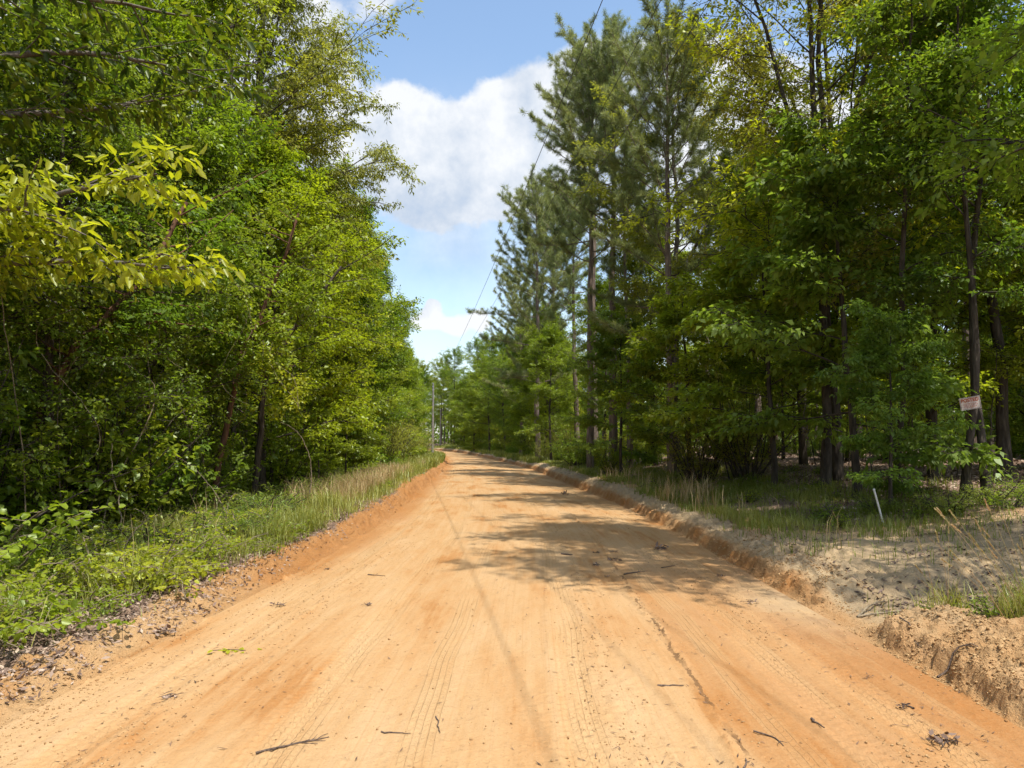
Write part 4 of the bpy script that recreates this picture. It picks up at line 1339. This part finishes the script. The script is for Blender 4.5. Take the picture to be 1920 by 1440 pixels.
for i in range(16):
    y = 9.5 + 15 * Rw.random(); x = float(EL(y)) - Rw.uniform(1.0, 2.8)
    plant('bramble', S_BRI, (x, y), Rw.uniform(0, 6.28), Rw.uniform(.45, .75), 'small bramble among the grass of the left verge beyond the tangle', 'bramble', 'small brambles in the left verge grass', parts=WP)
for i in range(16):
    y = 8 + 16 * Rw.random(); x = float(EL(y)) - Rw.uniform(1.3, 3.0)
    plant('herb', S_FERN, (x, y), Rw.uniform(0, 6.28), Rw.uniform(.7, 1.3), 'narrow-leaved herb standing in the left verge grass', 'herb', 'herbs in the left verge grass', parts=WP)
USED.pop(id(S_FERN), None)
for i in range(26):
    y = 8 + 24 * Rw.random(); x = float(EL(y)) - Rw.uniform(1.0, 2.6)
    plant('weed', S_LOW, (x, y), Rw.uniform(0, 6.28), Rw.uniform(.6, 1.2), 'low leafy weed in the grass of the left verge', 'weed', 'weeds in the left verge grass', parts=WP)
USED.pop(id(S_LOW), None)
for i in range(34):
    y = 9.8 + 16 * Rw.random() ** 1.4; x = float(ER(y)) + Rw.uniform(1.0, 5.5)
    if abs(x - 5.4) < 2.8 and y < 12.2: continue
    plant('weed', S_LOW, (x, y), Rw.uniform(0, 6.28), Rw.uniform(.4, .9), 'low leafy weed on top of the right bank', 'weed', 'weeds on the right bank', parts=WP)
for i, (x, y, s, lb) in enumerate([(7.1, 12.6, .9, 'feathery bluish weed behind the white stake'), (8.0, 13.0, .8, 'feathery bluish weed at the clearing edge, below the flat-topped sapling'),
                                   (8.8, 13.2, 1.1, 'feathery bright weed below the posted notice'), (9.9, 13.0, .9, 'feathery weed at the far right edge of the clearing'),
                                   (6.3, 13.4, .7, 'small feathery weed just left of the white stake')]):
    plant('weed', S_FERN, (x, y), i * 1.1, s, lb, 'weed', parts=WP)


# thin dead canes, saplings and hanging vines in the left thicket
def cane(pts, r, label, group=None, mat=M_STEM, name='vine', cat='vine'):
    A = Acc(); pts = np.array([list(p) for p in pts], float)
    t = np.linspace(0, 1, len(pts)); tt = np.linspace(0, 1, 22)
    c = [np.polyfit(t, pts[:, i], min(3, len(pts) - 1)) for i in range(3)]
    pp = np.stack([np.polyval(q, tt) for q in c], 1) + Rw.normal(0, .008, (22, 3))
    A.tube(pp, np.linspace(r, r * .45, 22), 5)
    b = pts[0]
    me = A.mesh(name, mat, True)
    o = obj(name, me); tag(o, label, cat, group)
    me.transform(__import__('mathutils').Matrix.Translation(-Vector(b))); o.location = b
    return o


cane([P(580, 925, 15.5), P(583, 870, 15.5), P(565, 820, 15.3), P(525, 793, 15.0)], .012, 'long tan cane arching over at the right end of the dark thicket')
cane([P(425, 965, 13.0), P(400, 920, 13), P(360, 875, 12.8), P(300, 845, 12.5)], .009, 'pale cane sweeping up to the left in the dark thicket')
cane([P(358, 840, 13.5), P(352, 800, 13.4), P(335, 760, 13.2), P(300, 742, 13)], .008, 'thin drooping cane high in the dark thicket')
cane([P(228, 1000, 10.5), P(222, 940, 10.5), P(212, 890, 10.6), P(210, 830, 10.6)], .010, 'straight grey cane standing left of the thicket middle')
cane([P(405, 955, 12.5), P(412, 935, 12.5), P(424, 925, 12.4), P(435, 921, 12.3)], .008, 'short forked pale twig above the weeds')
for i in range(34):
    y = Rw.uniform(9.5, 19); x = float(EL(y)) - Rw.uniform(3.2, 5.0); z = zat(x, y)
    h = Rw.uniform(1.2, 4.2)
    a, b = Rw.normal(0, .35, 2)
    cane([(x, y, z - .05), (x + a * .3, y + b * .3, z + h * .4), (x + a, y + b, z + h * .75), (x + a * 1.6 + Rw.normal(0, .3), y + b, z + h)], Rw.uniform(.006, .013),
         'thin bare stem among the many standing in the dark left thicket', 'thin bare stems in the left thicket', name='sapling_stem', cat='stem')
for i in range(16):
    y = Rw.uniform(10, 19); x = float(EL(y)) - Rw.uniform(2.6, 4.2); z = zat(x, y) + Rw.uniform(3.2, 5)
    l = Rw.uniform(1.2, 2.6); a = Rw.normal(0, .2)
    cane([(x, y, z), (x + a, y, z - l * .3), (x - a, y, z - l * .7), (x + a, y + a, z - l)], .005, 'thin vine hanging among the leaves of the left thicket', 'hanging vines in the left thicket')
def leafy_vine(x, y, z, l, label, group, seed):
    R = np.random.default_rng(seed)
    root = empty('leafy_vine', (x, y, z))
    A, Cn = Acc(), Acc()
    tw0, tw1 = [], []
    for k in range(4):
        s_ = poly((R.normal(0, .15), R.normal(0, .15), 0), (R.normal(0, .25), R.normal(0, .25), -1), l * R.uniform(.6, 1.1), 12, R, .16)
        A.tube(s_, .004, 4)
        for t in np.linspace(.05, .99, 26):
            q_, d_ = at_t(s_, t); a = R.uniform(0, 6.28)
            tw0.append(q_); tw1.append(q_ + np.array([math.cos(a), math.sin(a), -.2]) * R.uniform(.05, .22))
    V, Q, T = spray(np.array(tw0), np.array(tw1), 5, .062, .8, R, True, .6)
    Cn.add(V, Q, T)
    obj('stems', A.mesh('stems', M_STEM, True), root); obj('foliage', Cn.mesh('foliage', M_WEED), root)
    tag(root, label, 'vine', group)


for i, (px, py, D, l) in enumerate([(500, 640, 15.5, 2.0), (540, 600, 16, 1.6), (450, 560, 15, 1.6), (300, 560, 13, 1.5), (345, 700, 13.5, 1.2), (600, 520, 17, 1.8), (215, 560, 12, 1.8), (560, 700, 16.5, 1.1), (400, 480, 14, 2.0), (120, 520, 11, 1.6)]):
    p_ = P(px, py, D)
    leafy_vine(p_.x, p_.y, p_.z, l, 'leafy vine curtain trailing down the edge of the left thicket', 'leafy vines on the left thicket', 900 + i)
for i in range(30):
    y = Rw.uniform(15, 30); x = float(ER(y)) + Rw.uniform(4.5, 11); z = zat(x, y); h = Rw.uniform(1.0, 4.0); a = Rw.normal(0, .3)
    cane([(x, y, z - .05), (x + a * .4, y, z + h * .4), (x + a, y, z + h * .8), (x + a * 1.2, y, z + h)], Rw.uniform(.008, .02),
         'thin bare stem among the many standing in the right wood', 'thin bare stems in the right wood', mat=M_BARKD, name='sapling_stem', cat='stem')


# ------------------------------------------------------------------ utility poles and wires
def pole(x, y, top, r, label):
    z0 = zat(x, y)
    root = empty('utility_pole', (x, y, z0))
    h = top - z0
    A = Acc(); A.tube([(0, 0, -.3), (0, 0, h * .5), (.02, 0, h)], [r * 1.15, r, r * .75], 12, cap=True)
    obj('shaft', A.mesh('shaft', M_POLE, True), root)
    for hh in (h - .08, h - .55, h - 1.0):
        A = Acc(); A.tube([(-.02, -r * .7, hh), (-.02, -r - .10, hh + .01)], .02, 6, cap=True)
        A.tube([(-.02, -r - .10, hh - .02), (-.02, -r - .10, hh + .04), (-.02, -r - .10, hh + .10), (-.02, -r - .10, hh + .17)], [.05, .07, .045, .03], 8, cap=True)
        obj('insulator', A.mesh('insulator', M_CERAM, True), root)
    tag(root, label, 'utility pole')


pole(-10.7, 104, 10.0, .15, 'near weathered grey utility pole on the left bank before the bend')
pole(-17.2, 185, 10.3, .15, 'distant tan utility pole past the bend, smaller of the two')
for i, (xs, lb) in enumerate([(1.17, 'left overhead power wire crossing open sky'), (1.92, 'middle overhead power wire above the pines'), (2.52, 'right overhead power wire passing before the broadleaf crowns')]):
    x1, y1 = -10.72, 103.75
    A = Acc()
    ysw = np.linspace(-26, y1, 70)
    sl_ = (x1 - xs) / (y1 - 11.2)
    zz = 7.42 + .00057 * (ysw - 37) ** 2 + (0 if i != 1 else .0)
    top_now = 7.42 + .00057 * (y1 - 37) ** 2
    zt = 10.08 - .46 * i
    zz = zz + (zt - top_now) * (ysw + 26) / (y1 + 26)
    pts = np.stack([xs + sl_ * (ysw - 11.2), ysw, zz], 1)
    A.tube(pts, (.0062, .0052, .0056)[i], 5)
    o = obj('power_line', A.mesh('power_line', M_WIRE, True)); tag(o, lb, 'wire')

# ------------------------------------------------------------------ white stake
b = P(1657, 971, 12.4); t = P(1639, 919, 12.2); b.z = zat(b.x, b.y)
root = empty('marker_stake', b)
A = Acc(); dv = (t - b); A.tube([tuple(-dv * .25), tuple(dv * .5), tuple(dv)], .015, 12, cap=True)
obj('tube', A.mesh('tube', M_PVC, True), root)
A = Acc(); A.tube([tuple(dv * .995), tuple(dv * 1.0), tuple(dv * 1.03)], [.0165, .0175, .0165], 12, cap=True); obj('end_cap', A.mesh('end_cap', M_PVC, True), root)
tag(root, 'white plastic stake leaning left at the back of the sandy clearing', 'stake')

# ------------------------------------------------------------------ posted notice
c = P(1819, 756, 13.95)
root = empty('notice_sign', c, 0, .74); root.rotation_euler = (math.radians(4), math.radians(-9), math.radians(-14))
W, H_ = .46, .31
A = Acc(); n = 10
gx = np.linspace(-W / 2, W / 2, n)
bend = -.007 * (gx / (W / 2)) ** 2
for off in (0, .003):
    V = np.array([[x, bb + off, z] for x, bb in zip(gx, bend) for z in (-H_ / 2, H_ / 2)])
    A.add(V, [[2 * i, 2 * i + 1, 2 * i + 3, 2 * i + 2] for i in range(n - 1)])
sheet = obj('sheet', A.mesh('sheet', M_SIGN), root)
A = Acc(); q = .004
for cx, cz, w_, h_ in ((0, H_ / 2 - .014, W - .03, .006), (0, -H_ / 2 + .014, W - .03, .006), (-W / 2 + .015, 0, .006, H_ - .03), (W / 2 - .015, 0, .006, H_ - .03)):
    A.box((cx, np.interp(cx, gx, bend) - q, cz), (w_, .002 if w_ < .1 else .002, h_))
obj('border', A.mesh('border', M_SIGNB), root)
A = Acc()
for k, (w_, z) in enumerate(((.30, -.005), (.33, -.032), (.28, -.056), (.31, -.080), (.2, -.104))):
    for x0 in np.arange(-w_ / 2, w_ / 2 - .03, .042):
        A.box((x0 + .018, -q - .006, z), (.030, .002, .009))
obj('small_print', A.mesh('small_print', M_SIGNR), root)
fc = bpy.data.curves.new('lettering', 'FONT'); fc.body = 'POSTED'; fc.size = .118; fc.align_x = 'CENTER'; fc.align_y = 'CENTER'; fc.extrude = .001; fc.offset = .0028
fc.materials.append(M_SIGNR)
ft = bpy.data.objects.new('lettering_text', fc); COL.objects.link(ft); bpy.context.view_layer.update()
fm = bpy.data.meshes.new_from_object(ft.evaluated_get(bpy.context.evaluated_depsgraph_get())); bpy.data.objects.remove(ft)
fo = bpy.data.objects.new('lettering', fm); COL.objects.link(fo); fo.parent = root
fo.location = (0, -.0125, .075); fo.rotation_euler = (math.radians(90), 0, 0); fo.scale = (.92, 1, 1)
tag(root, 'faded notice reading POSTED, nailed askew on a thin trunk at right', 'sign')


# ------------------------------------------------------------------ sticks and leaf clumps on the ground
def ground_pt(px, py, lift=0.0):
    v = pix_dir(px, py); z = 0.05
    for _ in range(12):
        t = (z - CAMZ) / v.z; x, y = v.x * t, v.y * t
        z = zat(x, y)
    return Vector((x, y, z + lift))


def stick(p0, p1, r, label, forks=0, bow=0.0, lift=0, name='stick', mat=M_STICK, seed=0):
    R = np.random.default_rng(seed)
    a, b = ground_pt(*p0), ground_pt(*p1)
    n = 8; A = Acc()
    pts = []
    for i in range(n):
        t = i / (n - 1); p = a.lerp(b, t)
        perp = Vector((-(b - a).y, (b - a).x, 0)).normalized()
        p = p + perp * (math.sin(t * math.pi) * bow + R.normal(0, .004))
        p.z = zat(p.x, p.y) + r + lift * math.sin(t * math.pi)
        pts.append(list(p))
    pts = np.array(pts); o0 = pts[0].copy()
    A.tube(pts - o0, np.linspace(r, r * .4, n), 6)
    L0 = np.linalg.norm(pts[-1] - pts[0])
    for k in range(forks):
        q, dd = at_t(pts, R.uniform(.1, .85)); an = (1 if k % 2 else -1) * R.uniform(.4, .9)
        c_, s_ = math.cos(an), math.sin(an)
        d2 = np.array([dd[0] * c_ - dd[1] * s_, dd[0] * s_ + dd[1] * c_, R.uniform(0, .25)])
        q2 = q + d2 * L0 * R.uniform(.12, .3)
        A.tube(np.array([q, (q + q2) / 2 + R.normal(0, .004, 3), q2]) - o0, [r * .5, r * .35, r * .2], 4)
    o = obj(name, A.mesh(name, mat, True)); o.location = o0
    tag(o, label, 'stick')
    return o


stick((480, 1414), (617, 1384), .006, 'long forked stick at the lower left of the road', 9, .01, seed=1)
stick((1233, 1287), (1282, 1287), .007, 'short straight dark stick in the right half of the road', 0, seed=2)
stick((714, 1374), (770, 1376), .0045, 'thin straight twig at the bottom middle of the road', 0, seed=3)
stick((818, 1345), (825, 1375), .005, 'small twig lying along the road near the bottom middle', 0, seed=4)
stick((1414, 1372), (1470, 1400), .005, 'crooked dark twig right of centre at the bottom of the road', 3, .03, seed=5)
stick((1520, 1350), (1544, 1367), .008, 'stubby dark stick near the lower right wheel marks', 1, seed=6)
stick((1395, 1445), (1400, 1425), .007, 'stick end at the bottom frame edge right of centre', 1, seed=7)
stick((1712, 1330), (1690, 1320), .006, 'short stick by the debris clump at the lower right', 2, seed=8)
stick((690, 1078), (722, 1081), .007, 'brown stick lying across the left half of the road', 0, seed=9)
stick((1240, 1065), (1272, 1060), .006, 'dark stick in the tree shadow across the road', 4, seed=10)
stick((1170, 1078), (1210, 1072), .009, 'forked stick in the tree shadow near the windrow', 5, .02, seed=11)
stick((1052, 1040), (1074, 1042), .014, 'thick short stick at the left of the shadowed debris', 2, seed=12)
stick((1608, 1158), (1800, 1150), .011, 'long grey fallen branch across the mouth of the sandy track', 4, .06, .02, name='fallen_branch', seed=13, mat=M_STEM)
stick((1608, 1158), (1660, 1133), .010, 'stubby grey branch end pointing up from the long fallen branch', 1, 0, .05, name='fallen_branch', seed=14, mat=M_STEM)
stick((1755, 1204), (1835, 1215), .008, 'curved root lying on the crest of the near right bank', 1, .06, .02, seed=15)
stick((1665, 1185), (1725, 1186), .008, 'twig lying beside the near end of the right bank', 2, 0, .01, seed=16)


def clump(px, py, size, n, label, seed, tone=.35):
    R = np.random.default_rng(seed)
    c = ground_pt(px, py)
    root = empty('debris_clump', c)
    A = Acc()
    rr = size * .5 * R.random(n) ** .7; a = R.uniform(0, 6.283, n)
    pos = np.stack([rr * np.cos(a), rr * np.sin(a) * .8, R.uniform(0, size * .22, n)], 1)
    V, Q, q = leaf_geo(pos, R.normal(0, 1, (n, 3)) * [1, 1, .35], np.array([0, 0, 1.]) + R.normal(0, .7, (n, 3)), size * R.uniform(.16, .4, n), .5, True, .5, -.3)
    A.add(V, Q, np.repeat(np.clip(R.normal(tone, .15, n), 0, 1), q))
    obj('dead_leaves', A.mesh('dead_leaves', M_LITTER), root)
    A = Acc()
    for k in range(7):
        p = np.array([R.normal(0, size * .25), R.normal(0, size * .25), .01 + R.random() * size * .12]); d2 = R.normal(0, 1, 3) * [1, 1, .25]; d2 /= np.linalg.norm(d2)
        A.tube([p - d2 * size * .35, p, p + d2 * size * .35], [size * .015, size * .02, size * .008], 4)
    obj('twigs', A.mesh('twigs', M_STICK, True), root)
    tag(root, label, 'debris')


for i, a in enumerate([(318, 1309, .14, 16, 'curled dead leaf clump low on the left of the road'), (1770, 1392, .20, 34, 'big clump of bark and dead leaves at the lower right'),
                       (1694, 1326, .10, 18, 'dry leaf clump beside the lower right wheel marks'), (1630, 1271, .07, 9, 'single crumpled leaf right of the wheel marks'),
                       (1848, 1391, .05, 8, 'small leaf scrap near the lower right bank toe'), (1150, 1051, .20, 18, 'flat dark debris patch at the middle of the shadow'),
                       (1152, 1036, .16, 14, 'dark debris patch right of the shadow middle'), (1120, 1037, .13, 12, 'small debris patch left of the shadow middle'),
                       (1240, 1030, .30, 26, 'widest dark debris patch near the right bank'), (1118, 1061, .15, 12, 'debris patch nearest the camera within the shadow'),
                       (1352, 1081, .13, 16, 'rounded debris patch by the bank corner'), (1058, 927, .40, 20, 'far debris patch in the distant shadow bands'),
                       (690, 1136, .14, 12, 'leaf clump on the left half of the road beyond the sticks'), (520, 1136, .16, 16, 'dead leaves caught at the left bank toe'),
                       (300, 1172, .28, 30, 'reddish dead leaf heap on the left bank'), (1408, 1130, .16, 20, 'bark pieces by the corner of the sandy track'),
                       (1138, 1083, .10, 10, 'tiny debris patch at the near rim of the shadow'), (615, 1068, .12, 14, 'leafy tuft of debris at the left toe of the bank'),
                       (430, 1212, .12, 0, '')]):
    if a[3]: clump(a[0], a[1], a[2] * .72, a[3], a[4], 600 + i, .7 if i in (0, 14) else .45)

# fresh green leaves dropped on the road
c = ground_pt(432, 1221); root = empty('fallen_leaves', c); A = Acc(); R = np.random.default_rng(3)
V, Q, q = leaf_geo(R.normal(0, .05, (12, 3)) * [1.3, .6, 0] + [0, 0, .008], R.normal(0, 1, (12, 3)) * [1, 1, .15], np.array([0, 0, 1.]) + R.normal(0, .3, (12, 3)), .06, .6, True)
A.add(V, Q, .7); me = A.mesh('leaves', M_WEED); obj('leaves', me, root)
A = Acc(); A.tube([(-.14, 0, .006), (0, .01, .012), (.12, 0, .006)], .003, 4); obj('twig', A.mesh('twig', M_STICK), root)
tag(root, 'fresh green leaf sprig dropped on the road at left', 'leaves')


# ------------------------------------------------------------------ seeding grass tufts
def seed_grass(x, y, stems, label, seed, h=.75, spread=.5, lean=(-.35, 0)):
    R = np.random.default_rng(seed)
    root = empty('grass_tuft', (x, y, zat(x, y)))
    for i in range(stems):
        a = R.uniform(0, 6.283); l = R.uniform(.3, 1.0) * spread
        hh = h * R.uniform(.6, 1.15)
        b = np.array([R.normal(0, .07), R.normal(0, .07), -.02])
        s = poly(b, (math.cos(a) * l + lean[0] * R.random(), math.sin(a) * l * .6 + lean[1], 1), hh, 8, R, .03, (math.cos(a) * .3 * l - .2, 0, -.15))
        S_ = Acc(); S_.tube(s, np.linspace(.0028, .0014, 8), 4, R.uniform(.2, .9))
        st = obj('stem', S_.mesh('stem', M_DRYG, True), root)
        if R.random() < .7:
            e, d_ = s[-1], unit(s[-1] - s[-2])
            n = 46; t = R.random(n); ang = R.uniform(0, 6.28, n)
            ax = unit(np.cross(d_, [0, 0, 1.0]) + 1e-6); ay = np.cross(d_, ax)
            off = (np.cos(ang)[:, None] * ax + np.sin(ang)[:, None] * ay)
            pos = e + d_ * (t * .11)[:, None]
            Hd = Acc()
            V, Q, q = leaf_geo(pos, d_ + off * .5, off, .02, .4)
            Hd.add(V, Q, R.uniform(.5, 1))
            obj('seed_head', Hd.mesh('seed_head', M_DRYG), st)
    n = 150; A = Acc()
    for k in range(n):
        a = R.uniform(0, 6.283); l = R.uniform(.2, 1)
        hh = R.uniform(.12, .38); b = np.array([R.normal(0, .12), R.normal(0, .10), -.02])
        m_ = b + np.array([math.cos(a) * hh * .25 * l, math.sin(a) * hh * .25 * l, hh * .6]); t_ = b + np.array([math.cos(a) * hh * .7 * l, math.sin(a) * hh * .7 * l, hh * .9])
        w = np.array([-math.sin(a), math.cos(a), 0]) * .0028
        A.add([b - w, b + w, m_ + w, m_ - w, t_ + w * .2, t_ - w * .2], [[0, 1, 2, 3], [3, 2, 4, 5]], R.random() * .7)
    obj('blades', A.mesh('blades', M_GRASS), root)
    tag(root, label, 'grass tuft')


seed_grass(4.0, 6.15, 16, 'tall tan seeding grass tuft on the crest of the near right bank', 1, .85)
seed_grass(4.35, 6.6, 12, 'second tan seeding tuft behind the tallest one at the right frame edge', 2, .8)
seed_grass(3.8, 6.8, 6, 'thin seeding tuft leaning left over the sandy track', 3, .7, .7)
seed_grass(3.75, 18.5, 7, 'upright tan weed stalk on the right bank beyond the drive', 4, .7, .15, (0, 0))
seed_grass(7.1, 12.9, 5, 'upright tan weed stalks behind the white stake', 5, .8, .12, (0, 0))
for i in range(12):
    x = 3.35 + 1.3 * Rw.random(); y = 5.2 + 1.7 * Rw.random()
    if x < ER(y) + .75: continue
    plant('weed', S_LOW, (x, y), i, .5, 'low weed in the grass fringe of the near right bank', 'weed', 'weeds on the near right bank', parts=WP)
